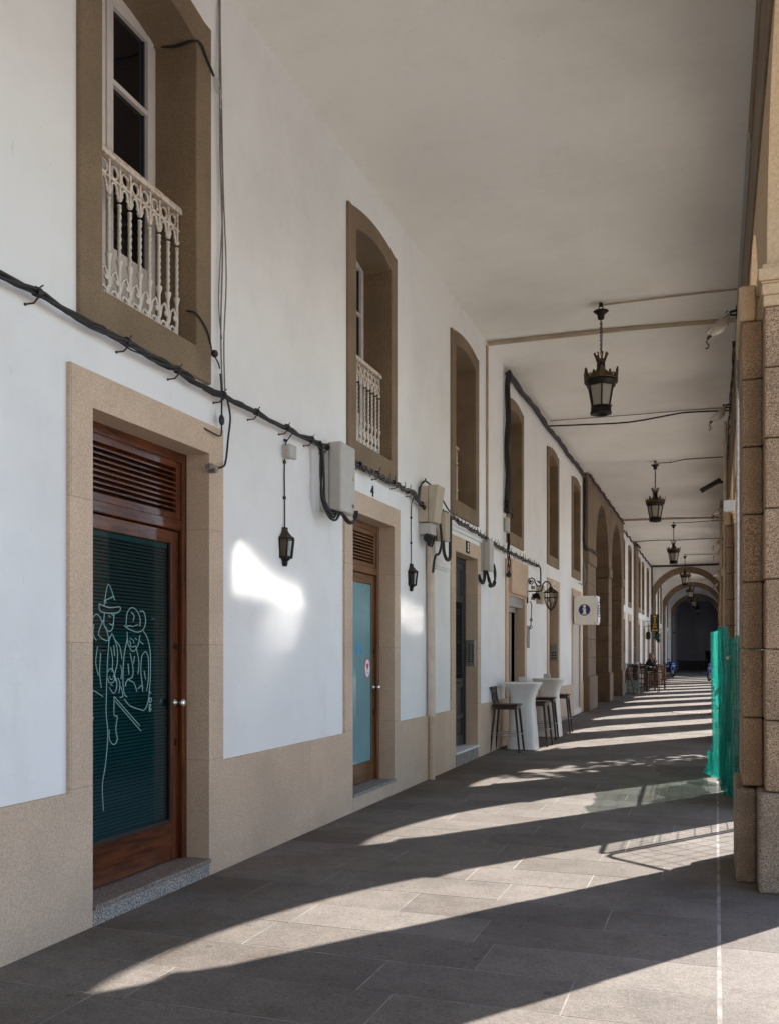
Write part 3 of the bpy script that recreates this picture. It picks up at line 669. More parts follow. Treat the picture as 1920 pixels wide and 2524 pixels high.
# ------------------------------------------------------------------ further white houses
far1=house('narrow white house wall between the stone archway and the first cross arch',36.65,54.98,
    [(37.3,38.5,2.95),(40.2,41.5,2.95),(45.1,46.3,2.95),(48.4,49.7,2.95),(51.9,53.1,2.95)],[(37.05,38.5),(40.15,41.65),(45.3,46.8),(47.7,49.2),(51.2,52.7)])
for w in[(37.05,38.5),(40.15,41.65),(45.3,46.8),(47.7,49.2),(51.2,52.7)]:
    m,i0,i1=surround(far1,w); wo=obj('window',m,'brown_stone',far1)
    g=MB(); g.box(-3.80,-3.78,i0,i1,3.75,6.0); obj('pane',g,'window_pane',wo)
for a,b,z in[(37.3,38.5,2.95),(40.2,41.5,2.95),(45.1,46.3,2.95),(48.4,49.7,2.95),(51.9,53.1,2.95)]:
    g=MB(); g.box(-3.62,-3.58,a,b,.05,z); do=obj('door',g,'dark_opening',far1)
    g=MB(); g.box(-3.58,-3.57,a+.15,b-.15,.5,z-.3); obj('pane',g,'window_pane',do)
m=MB(); z=0
while z<6.5: m.box(-3.5,-3.33,42.9,44.1,z+.004,min(z+.62,6.55)-.004); z+=.62
obj('pilaster',m,'arch_stone',far1,bevel=.01,label='brown stone pilaster')
far2=house('last stretch of white house wall beyond the first cross arch',55.7,79.9,[(57.5,58.8,2.95),(61,62.3,2.95),(64,65.2,2.95),(69,70.2,2.95),(73,74.2,2.95)],[(57.4,58.9),(60.9,62.4),(63.9,65.4),(69,70.5),(73,74.5)])
for w in[(57.4,58.9),(60.9,62.4),(63.9,65.4),(69,70.5),(73,74.5)]:
    m,i0,i1=surround(far2,w); wo=obj('window',m,'brown_stone',far2)
    g=MB(); g.box(-3.80,-3.78,i0,i1,3.75,6.0); obj('pane',g,'window_pane',wo)
for a,b in[(57.5,58.8),(61,62.3),(64,65.2),(69,70.2),(73,74.2)]:
    g=MB(); g.box(-3.62,-3.58,a,b,.05,2.95); obj('door',g,'dark_opening',far2)
# ------------------------------------------------------------------ cross arches and the end of the walk
def PY(u,w,d): return (u,d,w)
def cross(y,label,mat='white_plaster'):
    t=thing('cross_arch',label,'arch',(-1.53,y,0),group='round arches spanning the walk')
    m=MB(); arch_wall(m,PY,-3.5,.31,[(-1.53,1.80)],4.34,6.56,y+.03,y+.60); obj('wall_face',m,mat,t)
    n=24; inner=[(-1.53-1.79*math.cos(PI*i/n),4.34+1.79*math.sin(PI*i/n)) for i in range(n+1)]
    outer=[(-1.53-2.10*math.cos(PI*i/n),min(6.43,4.34+2.10*math.sin(PI*i/n))) for i in range(n+1)]
    m=MB()
    for i in range(n):
        a,b,c,d=inner[i],inner[i+1],outer[i+1],outer[i]
        for yy in(y,y+.63): m.add([PY(*a,yy),PY(*b,yy),PY(*c,yy),PY(*d,yy)],[(0,1,2,3)])
        m.add([PY(*a,y),PY(*b,y),PY(*b,y+.63),PY(*a,y+.63)],[(0,1,2,3)]); m.add([PY(*d,y),PY(*c,y),PY(*c,y+.04),PY(*d,y+.04)],[(0,1,2,3)])
    obj('archivolt',m,'arch_stone',t)
    for a,b in((-3.49,-3.30),(.24,.33)):
        m=MB(); z=0
        while z<4.3: m.box(a,b,y-.01,y+.62,z+.004,min(z+.62,4.335)-.004); z+=.62
        obj('jamb',m,'arch_stone',t,bevel=.01)
cross(55.,'nearest round stone arch spanning the covered walk, black cable along its top')
cross(67.,'second round stone arch spanning the walk, seen through the first')
cross(80.,'last round arch before the dark end of the walk')
e=thing('end_wall','dark blue grey wall closing the far end of the walk','wall',(-1.5,96,0))
m=MB(); m.box(-9,3,96,96.3,.85,6.7); obj('wall_face',m,'grey_wall',e)
m=MB(); m.box(-9,3,95.96,96.3,0,.85); obj('plinth',m,'grey_wall_dark',e)
e=thing('side_wall','dark side wall in the unlit last bay','wall',(-3.45,80.7,0))
m=MB(); m.box(-3.7,-3.45,80.7,96,0,6.6); obj('wall_face',m,'grey_wall',e)
m=MB(); m.box(-3.45,-3.40,81.5,83,0,3.2); m.box(-3.45,-3.38,84,86,3.3,3.4); obj('door_frame',m,'dark_opening',e)
# ------------------------------------------------------------------ the arcade on the right
OPEN=[5.55,9.35,12.92,16.53,20.86,24.43,28.33,32.62,36.50,40.15,44.45,48.1,51.75,56.05,59.7,63.35,67.65,71.3,74.95,79.25,82.9,86.55,90.2,93.9]
OPEN=[-1.9+.0,1.75-.05]+OPEN; OPEN=[-9.85,-6.2]+OPEN
R=1.21; ZS=4.19; XI,XO=.325,.92
arc=thing('arcade','long granite arcade open to the sunlit square, round arches on square piers','arcade',(.6,5,0))
m=MB(); arch_wall(m,PX,-14,97,[(c,R) for c in OPEN],ZS,6.64,XI,XO,n=24); obj('arch_wall',m,'cream_stone',arc,bevel=.012)
m=MB(); m.box(.290,XI+.02,-14,97,6.20,6.566); obj('cornice',m,'brown_stone',arc,bevel=.01)
m=MB(); m.box(.305,XI+.02,-14,97,5.47,6.20); obj('beam',m,'arch_stone',arc,bevel=.01)
edges=[(-14,OPEN[0]-R)]+[(OPEN[i]+R,OPEN[i+1]-R) for i in range(len(OPEN)-1)]+[(OPEN[-1]+R,97)]
CO=[.672,1.150,1.625,2.094,2.566,3.036,3.506,3.912]
pi=0
for a,b in edges:
    if b-a>5: # closed end wall
        m=MB(); m.box(XI,XO,a+.02,b,0,ZS); obj('closed_wall',m,'granite_block',arc); continue
    wide=(b-a)>1.6 or abs((a+b)/2-7.45)<.4
    near_=abs((a+b)/2-7.45)<.4
    if near_: a,b=6.72,8.13
    m=MB()
    for z0,z1 in zip(CO[:-1],CO[1:]):
        j=random.uniform(-.004,.004); m.box(.31+j,XO-j,a+j,b-j,z0+.003,z1-.003)
    p=obj('pier',m,'granite_block',arc,bevel=.014,seg=2)
    m=MB(); m.box(.268,XO+.05,a-.035,b+.035,0,.668); obj('pier_base',m,'granite_base',p,bevel=.022,seg=2)
    m=MB(); m.box(.298,XO+.012,a-.012,b+.012,3.912,3.985); m.box(.288,XO+.022,a-.022,b+.022,3.985,4.06); m.box(.265,XO+.045,a-.045,b+.045,4.075,4.155); m.box(.28,XO+.03,a-.03,b+.03,4.06,4.075); m.box(.29,XO+.02,a-.02,b+.02,4.155,ZS); obj('impost',m,'cream_stone',p,bevel=.010)
    if wide:
        pa,pb=(6.98,7.87) if near_ else (a+.25,b-.25)
        m=MB()
        for z0,z1 in zip(CO[:-1],CO[1:]):
            j=random.uniform(-.003,.003); m.box(.176+j,.309,pa+j,pb-j,z0+.003,z1-.003)
        obj('pilaster',m,'granite_block',p,bevel=.014,seg=2)
        m=MB(); m.box(.133,.267,pa-.02,pb+.02,0,.655); obj('pilaster_base',m,'granite_base',p,bevel=.02,seg=2)
        m=MB(); m.box(.154,.264,pa-.03,pb+.03,3.912,4.152); m.box(.26,.312,pa,pb,3.914,4.15); obj('pilaster_impost',m,'cream_stone',p,bevel=.012)
# mass of the building above, its back rooms, and the paving edge
u=MB(); u.box(-14,XO,-14,99,6.66,17); obj('upper_storeys',u,'building_far',label='upper storeys of the arcaded building above the covered walk',cat='building')

eb=thing('added_end_block','added unseen building block that shades the last bays','building',(20,80,0))  # added out of view to keep the sun off the last bays
m=MB(); m.box(4.5,45,80,140,0,12.6); obj('walls',m,'building_far',eb)
m=MB(); m.add([(4.2,79.7,12.6),(45.3,79.7,12.6),(45.3,140,12.6),(4.2,140,12.6),(4.2,110,12.9),(45.3,110,12.9)],[(0,1,5,4),(4,5,2,3)]); obj('roof',m,'brown_stone',eb)
# ------------------------------------------------------------------ cables on the left wall
def catmull(pts,k=6):
    P=[Vector(p) for p in pts]; out=[]
    for i in range(len(P)-1):
        p0=P[max(i-1,0)];p1=P[i];p2=P[i+1];p3=P[min(i+2,len(P)-1)]
        for j in range(k):
            t=j/k; out.append(.5*((2*p1)+(p2-p0)*t+(2*p0-5*p1+4*p2-p3)*t*t+(3*p1-p0-3*p2+p3)*t**3))
    out.append(P[-1]); return out
def strands(m,pts,R,n,r,tw=5,ns=6,ph=0,jit=.25):
    """n strands twisted about the path"""
    pts=[Vector(p) for p in pts]; cum=[0]
    for a,b in zip(pts[:-1],pts[1:]): cum.append(cum[-1]+(b-a).length)
    for s in range(n):
        q0=2*PI*s/n+ph; line=[]
        for i,p in enumerate(pts):
            t=(pts[min(i+1,len(pts)-1)]-pts[max(i-1,0)]).normalized(); u=Vector((0,0,1)) if abs(t.z)<.9 else Vector((1,0,0))
            a=t.cross(u).normalized();b=a.cross(t); q=q0+cum[i]*tw+jit*math.sin(cum[i]*3.1+s*2)
            line.append(p+(a*math.cos(q)+b*math.sin(q))*R*(1+jit*math.sin(cum[i]*2.3+s*1.7)))
        m.tube(line,r,ns)
def brackets(ys,z,t,x0=XP):
    for y in ys:
        m=MB(); zz=z(y); m.tube([(x0,y,zz-.055),(x0+.05,y+.012,zz-.05),(x0+.082,y+.012,zz-.02)],.0052,6); m.ball((x0+.004,y,zz-.055),.009,6,4)
        m.tube([(x0+.082,y+.012,zz-.02),(x0+.092,y+.012,zz-.028)],.004,5); obj('bracket',m,'iron_brown',t)
def sag(y,ys,z0,d):
    for a,b in zip(ys[:-1],ys[1:]):
        if a<=y<=b: t=(y-a)/(b-a); return z0-4*d*t*(1-t)
    return z0
bry=[-3+.0,-2.1,-1.2,-.3,.6,1.5,2.4,3.3,4.05,4.85,5.42,6.02,6.55,7.1,7.6,7.95]
zc=lambda y: 3.505-.028*math.sin((y-3.6)/2.6*PI*.5)**2 if y>3.6 else 3.505
zz=lambda y: sag(y,bry,zc(y),.014)
t=thing('cable_bundle','thick twisted black cable bundle running along the wall above the first door','cable',(XP,2,3.5))
pts=[(-3.375,-3+i*.1,zz(-3+i*.1)) for i in range(110)]
m=MB(); strands(m,pts,.0115,3,.0105,7.5,7,0,.45); strands(m,pts,.019,2,.0055,9.5,5,1.0,.6)
obj('cable',m,'black_cable',t)
brackets([y for y in bry if y>2.5],zc,t)
for y in bry[6:]:
    m=MB(); m.tube([(-3.375,y-.014,zz(y)),(-3.375,y+.018,zz(y))],.028,8)
    m.tube([(-3.375+.014,y,zz(y)+.02),(-3.36,y+.03,zz(y)+.045)],.0045,5); obj('cable_tie',m,'black_cable',t)
m=MB(); strands(m,catmull([(-3.36,7.72,3.50),(-3.355,7.79,3.40),(-3.36,7.80,3.20),(-3.35,7.80,3.02),(-3.33,7.86,2.91),(-3.30,7.99,2.90),(-3.27,8.08,2.95)]),.016,3,.012,5,6); strands(m,catmull([(-3.36,7.80,3.05),(-3.32,7.87,2.87),(-3.29,7.93,2.83),(-3.27,7.97,2.88),(-3.27,8.05,2.90),(-3.24,8.16,2.83),(-3.22,8.27,2.86),(-3.22,8.29,2.95)]),.012,2,.012,6,6)
obj('cable_drop',m,'black_cable',t)
t=thing('cable_bundle','greyish frayed cable bundle with many ties between the two big meter boxes','cable',(XP,9.6,3.5))
by=[8.15,8.75,9.35,9.95,10.5,10.95,11.2]
def zz2(y): return sag(y,by,3.50 if y<10.6 else 3.50-.28*(y-10.6),.018)
pts=[(-3.38,8.15+i*.07,zz2(8.15+i*.07)) for i in range(44)]
m=MB(); strands(m,pts,.020,5,.0075,5,5,jit=.5); obj('cable',m,'grey_cable',t)
m=MB(); strands(m,pts,.015,2,.012,3,5); strands(m,catmull([(-3.37,11.1,3.42),(-3.33,11.18,3.25),(-3.31,11.22,3.12),(-3.31,11.24,3.0)]),.015,3,.011,4,5); obj('cable_core',m,'black_cable',t)
for i in range(16):
    y=8.25+i*.175; z=zz2(y); m=MB(); m.tube([(-3.38,y-.008,z),(-3.38,y+.008,z)],.034,7); m.tube([(-3.35,y,z+.02),(-3.345,y+random.uniform(-.06,.06),z+random.choice((-.075,.07)))],.0045,4); obj('cable_tie',m,'grey_cable' if i%3 else 'iron',t)
brackets(by[:-2],lambda y:3.50,t)
t=thing('cable_bundle','thin frayed grey cable bundle drooping past the number 5 doorway to the bracket lamp','cable',(XP,15,3.4))
zs3=lambda y: sag(y,[11.9,12.5,13.1,13.7,14.3,14.9,15.5,15.95,16.6,17.2,17.8,18.4,18.9],3.47-.105*max(0,min(1,(y-12)/3.5)),.02)
pts=[(-3.385,11.9+i*.1,zs3(11.9+i*.1)) for i in range(71)]
m=MB(); strands(m,pts,.02,4,.009,5,5,jit=.5); m.tube(catmull([(-3.385,18.9,3.37),(-3.37,19.02,3.3),(-3.37,19.03,3.0),(-3.37,19.03,2.82)]),.018,6); m.tube(catmull([(-3.36,11.75,3.60),(-3.34,11.95,3.50),(-3.36,12.3,3.47)]),.012,5); obj('cable',m,'grey_cable',t)
for i in range(38):
    y=12+i*.185; z=zs3(y); m=MB(); m.tube([(-3.385,y-.01,z),(-3.385,y+.01,z)],.030,6); m.tube([(-3.36,y,z),(-3.35,y+random.uniform(-.08,.08),z+random.choice((-.085,.07,.05)))],.005,4); obj('cable_tie',m,'grey_cable' if i%3 else 'iron',t)
m=MB(); strands(m,catmull([(-3.38,15.93,3.36),(-3.37,15.93,3.22),(-3.37,15.95,3.08),(-3.37,15.93,2.95)]),.02,3,.01,9,5); m.ball((-3.37,15.93,2.95),.05,8,5); obj('cable_tail',m,'black_cable',t)
# black trunk cable up the wall and along the ceiling edge
t=thing('trunk_cable','thick black cable climbing the wall and following the ceiling edge','cable',(XP,15.93,4.1))
m=MB(); zt=lambda y:6.45+.02*math.sin(y*2.1)
pts=catmull([(-3.40,15.93,4.02),(-3.395,15.94,4.6),(-3.40,15.92,5.2),(-3.39,15.93,5.8),(-3.395,15.93,6.2),(-3.39,15.95,6.40),(-3.39,16.03,6.46),(-3.39,16.2,6.45)])+[(-3.395,16.4+i*.24,zt(16.4+i*.24)) for i in range(41)]
strands(m,pts,.026,3,.028,2.2,7); obj('cable',m,'black_cable',t)
m=MB(); strands(m,catmull([(-3.40,26.0,6.40),(-3.40,26.0,5.6),(-3.41,25.98,5.0),(-3.40,26.0,4.52),(-3.32,26.05,4.46),(-3.24,26.6,4.46),(-3.24,27.4,4.44)]),.02,3,.02,3,6); obj('cable_drop',m,'black_cable',t)
m=MB(); strands(m,[(-3.27,26.2+i*.3,6.50+.025*math.sin(i*1.3)) for i in range(35)],.02,3,.016,4,6); obj('ceiling_run',m,'black_cable',t)
m=MB(); strands(m,[(-3.39,36.7+i*.35,6.47-.10*abs(math.sin(i*.62))) for i in range(52)],.022,3,.018,3,6); m.tube([(-3.3,42.8,6.4),(-3.25,43.1,6.38),(-3.25,43.9,6.38)],.05,6); obj('far_run',m,'black_cable',t)
m=MB(); m.tube(catmull([(-3.40,24.95,3.45),(-3.40,25.95,3.5),(-3.40,26.0,4.1)]),.012,5); m.tube([(-3.385,25.98,3.9),(-3.385,25.98,3.6)],.03,6); m.tube([(-3.385+.05*math.cos(q*PI/5),25.98,3.5+.06*math.sin(q*PI/5)) for q in range(11)],.012,5); obj('cable_coil',m,'wire_grey',t)
t=thing('trunk_cable','black cable following the top edge of the nearest cross arch','cable',(-1.5,54.97,6.5))
m=MB(); m.tube([(-3.42,54.96,6.50),(-1.6,54.96,6.49),(.27,54.96,6.52)],.045,6); m.tube([(-3.41,54.97,6.5),(-3.40,54.97,4.2)],.035,6); m.tube([(.27,54.96,6.5),(.26,54.96,5.2)],.03,6); obj('cable',m,'black_cable',t)
t=tag(obj('junction_splice',MB().box(-3.44,-3.36,15.87,15.99,3.68,3.94),'plastic_grey',bevel=.02,base=(-3.4,15.93,3.68)),'small grey splice box strapped to the lower end of the thick black cable','junction box')
m=MB()
for z in (4.02,4.12,4.2): m.tube([(-3.38,15.85,z),(-3.37,16.02,z+.01)],.03,6)
m.tube([(-3.38,15.95,3.66),(-3.37,15.93,3.5),(-3.38,15.93,3.38)],.025,6); m.tube([(-3.38,15.95,4.05),(-3.34,16.1,4.02),(-3.34,16.12,3.95)],.010,5)
for z in(4.08,4.16): m.tube([(-3.45,15.99,z),(-3.40,16.2,z),(-3.40,16.2,z-.03)],.007,5)
o=obj('cable_clamp',m,'iron',base=(-3.4,15.93,4.0)); tag(o,'black clamp knot where the thick cable meets the splice box','clamp')
# thin wires beside the first window
t=thing('wall_wires','loose thin wires hanging down the wall beside the first window','wires',(XP,6.1,3.2))
m=MB()
m.tube(catmull([(-3.44,6.085,6.55),(-3.43,6.07,6.0),(-3.42,6.055,5.7),(-3.43,6.085,5.2),(-3.42,6.10,4.6),(-3.42,6.075,4.0),(-3.41,6.075,3.6),(-3.40,6.08,3.45)]),.0062,5)
m.tube(catmull([(-3.44,6.10,6.55),(-3.43,6.085,6.0),(-3.42,6.085,5.6),(-3.43,6.13,5.0),(-3.42,6.155,4.4),(-3.42,6.12,3.9),(-3.40,6.10,3.5)]),.0055,5)
m.tube(catmull([(-3.435,6.095,5.6),(-3.42,6.10,4.9),(-3.43,6.06,4.2),(-3.41,6.07,3.9)]),.005,5)
m.tube(catmull([(-3.44,6.092,6.5),(-3.43,6.08,6.1),(-3.43,6.095,5.7)]),.008,5)
obj('wire',m,'wire_grey',t)
obj('black_wire',MB().tube(catmull([(-3.40,6.12,3.5),(-3.39,6.16,3.35),(-3.40,6.15,3.2),(-3.41,6.13,3.02),(-3.40,6.06,2.96),(-3.41,5.93,2.92)]),.008,5),'black_cable',t); m=MB()
obj('black_wire',m,'black_cable',t) if m.v else None; m=MB(); m.tube(catmull([(-3.41,6.05,3.64),(-3.40,6.05,3.5),(-3.40,6.05,3.3)]),.007,5); m.ball((-3.40,6.05,3.30),.03,8,5,(.6,1,1.4)); m.tube(catmull([(-3.40,6.05,3.26),(-3.40,6.03,3.18),(-3.41,5.9,3.185),(-3.43,5.85,3.20)]),.0065,5)
obj('black_wire',m,'black_cable',t); m=MB(); m.tube(catmull([(-3.5,5.733,4.0),(-3.42,5.735,3.97),(-3.41,5.85,3.90),(-3.42,5.92,3.83),(-3.43,5.955,3.78)]),.007,5); m.ball((-3.41,5.965,3.76),.028,8,5); m.tube(catmull([(-3.42,5.98,3.75),(-3.42,6.03,3.72),(-3.42,6.06,3.68)]),.006,5)
obj('black_wire',m,'black_cable',t); m=MB(); m.tube(catmull([(-3.76,5.733,5.91),(-3.6,5.733,5.875),(-3.46,5.735,5.885),(-3.41,5.77,5.88),(-3.41,5.85,5.83),(-3.415,5.93,5.79),(-3.42,5.97,5.77)]),.0095,5); obj('black_wire',m,'black_cable',t)
m=MB(); m.tube(catmull([(-3.42,5.97,5.77),(-3.42,6.03,5.78),(-3.42,6.07,5.70),(-3.42,6.085,5.66)]),.0055,5); m.tube(catmull([(-3.42,5.98,5.77),(-3.42,5.98,5.70),(-3.42,6.03,5.68),(-3.42,6.06,5.72)]),.004,5); obj('white_wire',m,'plastic_grey',t)
m=MB(); m.tube([(-3.43,5.93,2.92),(-3.375,5.93,2.92)],.03,12); m.tube([(-3.375,5.93,2.92),(-3.37,5.93,2.92)],.016,12); m.tube(catmull([(-3.40,5.93,2.92),(-3.40,5.9,2.935),(-3.40,5.85,2.92)]),.022,8); obj('wire_insulator',m,'plaque_stone',t)
# ------------------------------------------------------------------ meter and junction boxes
def box_thing(name,label,x0,x1,y0,y1,z0,z1,mat='plastic_grey',lid=.55,bev=.02,taper=0,cat='electrical box'):
    t=thing(name,label,cat,(x0,(y0+y1)/2,z0)); xm=x0+(x1-x0)*lid
    m=MB(); m.box(x0,xm-.003,y0+.008,y1-.008,z0+.008,z1-.008); obj('case',m,mat,t,bevel=bev*.4)
    m=MB(); vs=[(x,y,z) for x in(xm,x1) for y in(y0,y1) for z in(z0,z1)]
    if taper: vs=[(x,y,z) if not(x==x1 and z==z0) else (x-taper,y,z) for x,y,z in vs]
    m.add(vs,[(0,1,3,2),(4,6,7,5),(0,4,5,1),(2,3,7,6),(0,2,6,4),(1,5,7,3)]); obj('lid',m,mat,t,bevel=bev,seg=2); return t
t=box_thing('meter_box','large grey meter box beside the second upper window, warning triangle on its lid',XP,-3.235,7.96,8.32,2.905,3.548,lid=.42)
m=MB(); m.prism([(8.235,3.225),(8.275,3.225),(8.255,3.275)],PX,-3.234,-3.2325); obj('warning_triangle',m,'sign_yellow',t)
m=MB(); m.prism([(8.246,3.231),(8.264,3.231),(8.255,3.256)],PX,-3.2325,-3.2315); obj('triangle_mark',m,'sign_black',t)
m=MB(); m.tube([(-3.235,8.24,2.985),(-3.215,8.24,2.985)],.017,10); obj('lock',m,'stone_metal',t)
t=box_thing('junction_box','small grey junction box above the first wall lantern',XP,-3.375,7.165,7.295,3.25,3.365,lid=.6,bev=.006)
m=MB()
for z in(3.285,3.33): m.tube([(-3.42,7.174,z),(-3.42,7.169,z)],.016,10)
obj('knockout',m,'plastic_beige',t)
t=box_thing('meter_box','tall beige grey meter box with a sloping lid, above the downpipe',XP,-3.19,10.98,11.27,3.205,3.66,'plastic_beige',.5,.012,.06)
m=MB(); m.box(XP,-3.29,11.0,11.24,3.06,3.20); obj('lower_case',m,'plastic_grey',t,bevel=.008)
m=MB(); strands(m,catmull([(-3.36,11.02,3.07),(-3.33,11.06,2.98),(-3.33,11.15,2.95),(-3.34,11.2,3.05)]),.03,4,.012,9,5); m.tube(catmull([(-3.25,11.26,3.22),(-3.24,11.29,3.0),(-3.26,11.25,2.85),(-3.3,11.2,2.8),(-3.33,11.2,2.6)]),.016,6); m.tube(catmull([(-3.44,11.0,3.45),(-3.43,10.97,3.6),(-3.40,11.05,3.72),(-3.36,11.2,3.70),(-3.3,11.27,3.62)]),.011,6); m.ball((-3.36,11.06,3.02),.05,8,5); obj('cable_loop',m,'black_cable',t)
m=MB(); m.tube([(-3.44,11.1,3.70),(-3.41,11.15,3.74)],.008,5); m.tube([(-3.41,11.15+.02*math.cos(q*PI/4),3.755+.02*math.sin(q*PI/4)) for q in range(9)],.005,5); obj('hook',m,'iron',t)
t=box_thing('meter_box','narrow beige meter box hung beside the number 5 doorway moulding',XP,-3.30,11.66,11.90,3.06,3.43,'plastic_beige',.5,.012)
m=MB(); m.tube(catmull([(-3.34,11.7,3.06),(-3.33,11.72,2.9),(-3.32,11.82,2.82),(-3.31,11.92,2.86),(-3.31,11.94,3.05),(-3.31,11.95,3.38)]),.022,6); obj('cable_loop',m,'black_cable',t)
m=MB(); m.tube([(-3.30,11.84,3.10),(-3.285,11.84,3.10)],.014,8); obj('lock',m,'stone_metal',t)
t=box_thing('meter_box','slim grey meter box at the foot of the pale trunking, cables looping below',XP,-3.30,14.19,14.46,2.88,3.36,'plastic_grey',.4,.01)
m=MB(); strands(m,catmull([(-3.38,14.2,2.88),(-3.37,14.1,2.72),(-3.38,14.0,2.68),(-3.43,13.98,2.8)]),.012,2,.014,5,5); strands(m,catmull([(-3.36,14.25,2.9),(-3.34,14.3,2.75),(-3.32,14.38,2.66),(-3.30,14.5,2.70),(-3.30,14.56,2.85),(-3.33,14.55,3.0),(-3.36,14.48,3.05)]),.012,2,.016,6,5); m.ball((-3.33,14.36,2.66),.04,8,5); obj('cable_loop',m,'black_cable',t)
t=box_thing('meter_box','small beige box with ribbed lid above the wrought iron bracket lamp',XP,-3.32,19.0,19.25,2.60,2.98,'plastic_beige',.5,.01)
m=MB()
for i in range(4): m.box(-3.322,-3.31,19.02,19.23,2.66+i*.075,2.70+i*.075)
obj('lid_rib',m,'plastic_beige',t)
# downpipe and pale trunking
t=thing('downpipe','pale downpipe on the white wall, rusty tan below the plinth line','pipe',(XP,11.37,0))
m=MB(); m.tube([(-3.40,11.37,.80),(-3.40,11.36,2.0),(-3.40,11.33,3.06)],.052,12); obj('pipe',m,'pipe_white',t)
m=MB(); m.tube([(-3.395,11.37,0.0),(-3.395,11.37,.82)],.044,12); obj('pipe_foot',m,'tan_stone',t)
for a,b in((.80,.85),(2.70,2.74)): obj('pipe_collar',MB().tube([(-3.40,11.365,a),(-3.40,11.365,b)],.062,12),'pipe_white',t)
m=MB(); strands(m,catmull([(-3.36,11.28,3.05),(-3.35,11.30,2.9),(-3.35,11.37,2.75),(-3.36,11.35,2.66)]),.02,4,.004,6,4); obj('wire',m,'plastic_grey',t)
o=obj('wall_trunking',MB().box(XP,-3.425,14.575,14.64,3.36,6.50),'trunking',base=(XP,14.6,3.36),bevel=.004); tag(o,'vertical pale trunking climbing the wall to the ceiling','trunking')
# ------------------------------------------------------------------ ceiling runs
def run(name,label,pts,r,mat,group=None,square=False,clips=True):
    m=MB()
    if square:
        for a,b in zip(pts[:-1],pts[1:]): m.beam(a,b,r*2,r*1.2)
    else: m.tube(pts,r,6)
    if clips:
        for p in pts[1:-1]: m.tube([(p[0],p[1],p[2]-.008),(p[0],p[1],H+.01)],.006,5)
    o=obj(name,m,mat,base=pts[0]); tag(o,label,'cable' if not square else 'trunking',group); return o
run('ceiling_trunking','wide pale trunking crossing the ceiling behind the first hanging lantern',[(-3.43,14.62,6.53),(-1.2,14.68,6.545),(-.4,14.74,6.545),(.28,14.80,6.54)],.035,'trunking',square=True,clips=False)
run('ceiling_trunking','pale trunking crossing the ceiling near the end of the stone archway',[(-3.3,35.7,6.53),(-1.5,35.9,6.54),(.28,36.2,6.54)],.05,'trunking',square=True,clips=False)
run('ceiling_conduit','thin brown conduit from the first hanging lantern to the arcade wall',[(-1.54,13.55,6.545),(-.6,13.56,6.55),(.28,13.58,6.55)],.014,'trunking',clips=False)
run('ceiling_wire','sagging black wire pair crossing the ceiling just past the first hanging lantern',[tuple(v) for v in catmull([(-3.38,20.0,6.45),(-2.6,20.05,6.43),(-1.7,20.1,6.42),(-.9,20.1,6.50),(-.55,20.15,6.54),(.27,20.2,6.52)],3)],.017,'black_cable',clips=False)
run('ceiling_wire','thin straight wire pinned beside the sagging black pair',[(-3.3,19.85,6.52),(-1.5,19.95,6.53),(-.55,20.0,6.55),(.27,20.1,6.555)],.009,'wire_grey',clips=False)
run('ceiling_wire','brown wire from the second hanging lantern to the arcade wall',[(-1.47,25.08,6.50),(-1.1,25.1,6.50),(-.75,25.1,6.555),(0,25.1,6.555),(.28,25.12,6.55)],.012,'iron_brown')
run('ceiling_wire','brown wire from the third hanging lantern to the arcade wall',[(-1.51,37.1,6.53),(-.9,37.1,6.53),(-.3,37.1,6.55),(.28,37.1,6.55)],.013,'iron_brown')
run('ceiling_wire','wavy dark wire crossing the ceiling between third and fourth lanterns',[(-3.35,42.4,6.5),(-2.4,42.4,6.52),(-1.5,42.5,6.5),(-.6,42.6,6.53),(.28,42.7,6.53)],.016,'black_cable')
run('ceiling_wire','thin wire from the fourth hanging lantern to the arcade wall',[(-1.46,49.3,6.53),(-.4,49.4,6.54),(.28,49.5,6.54)],.015,'iron_brown')
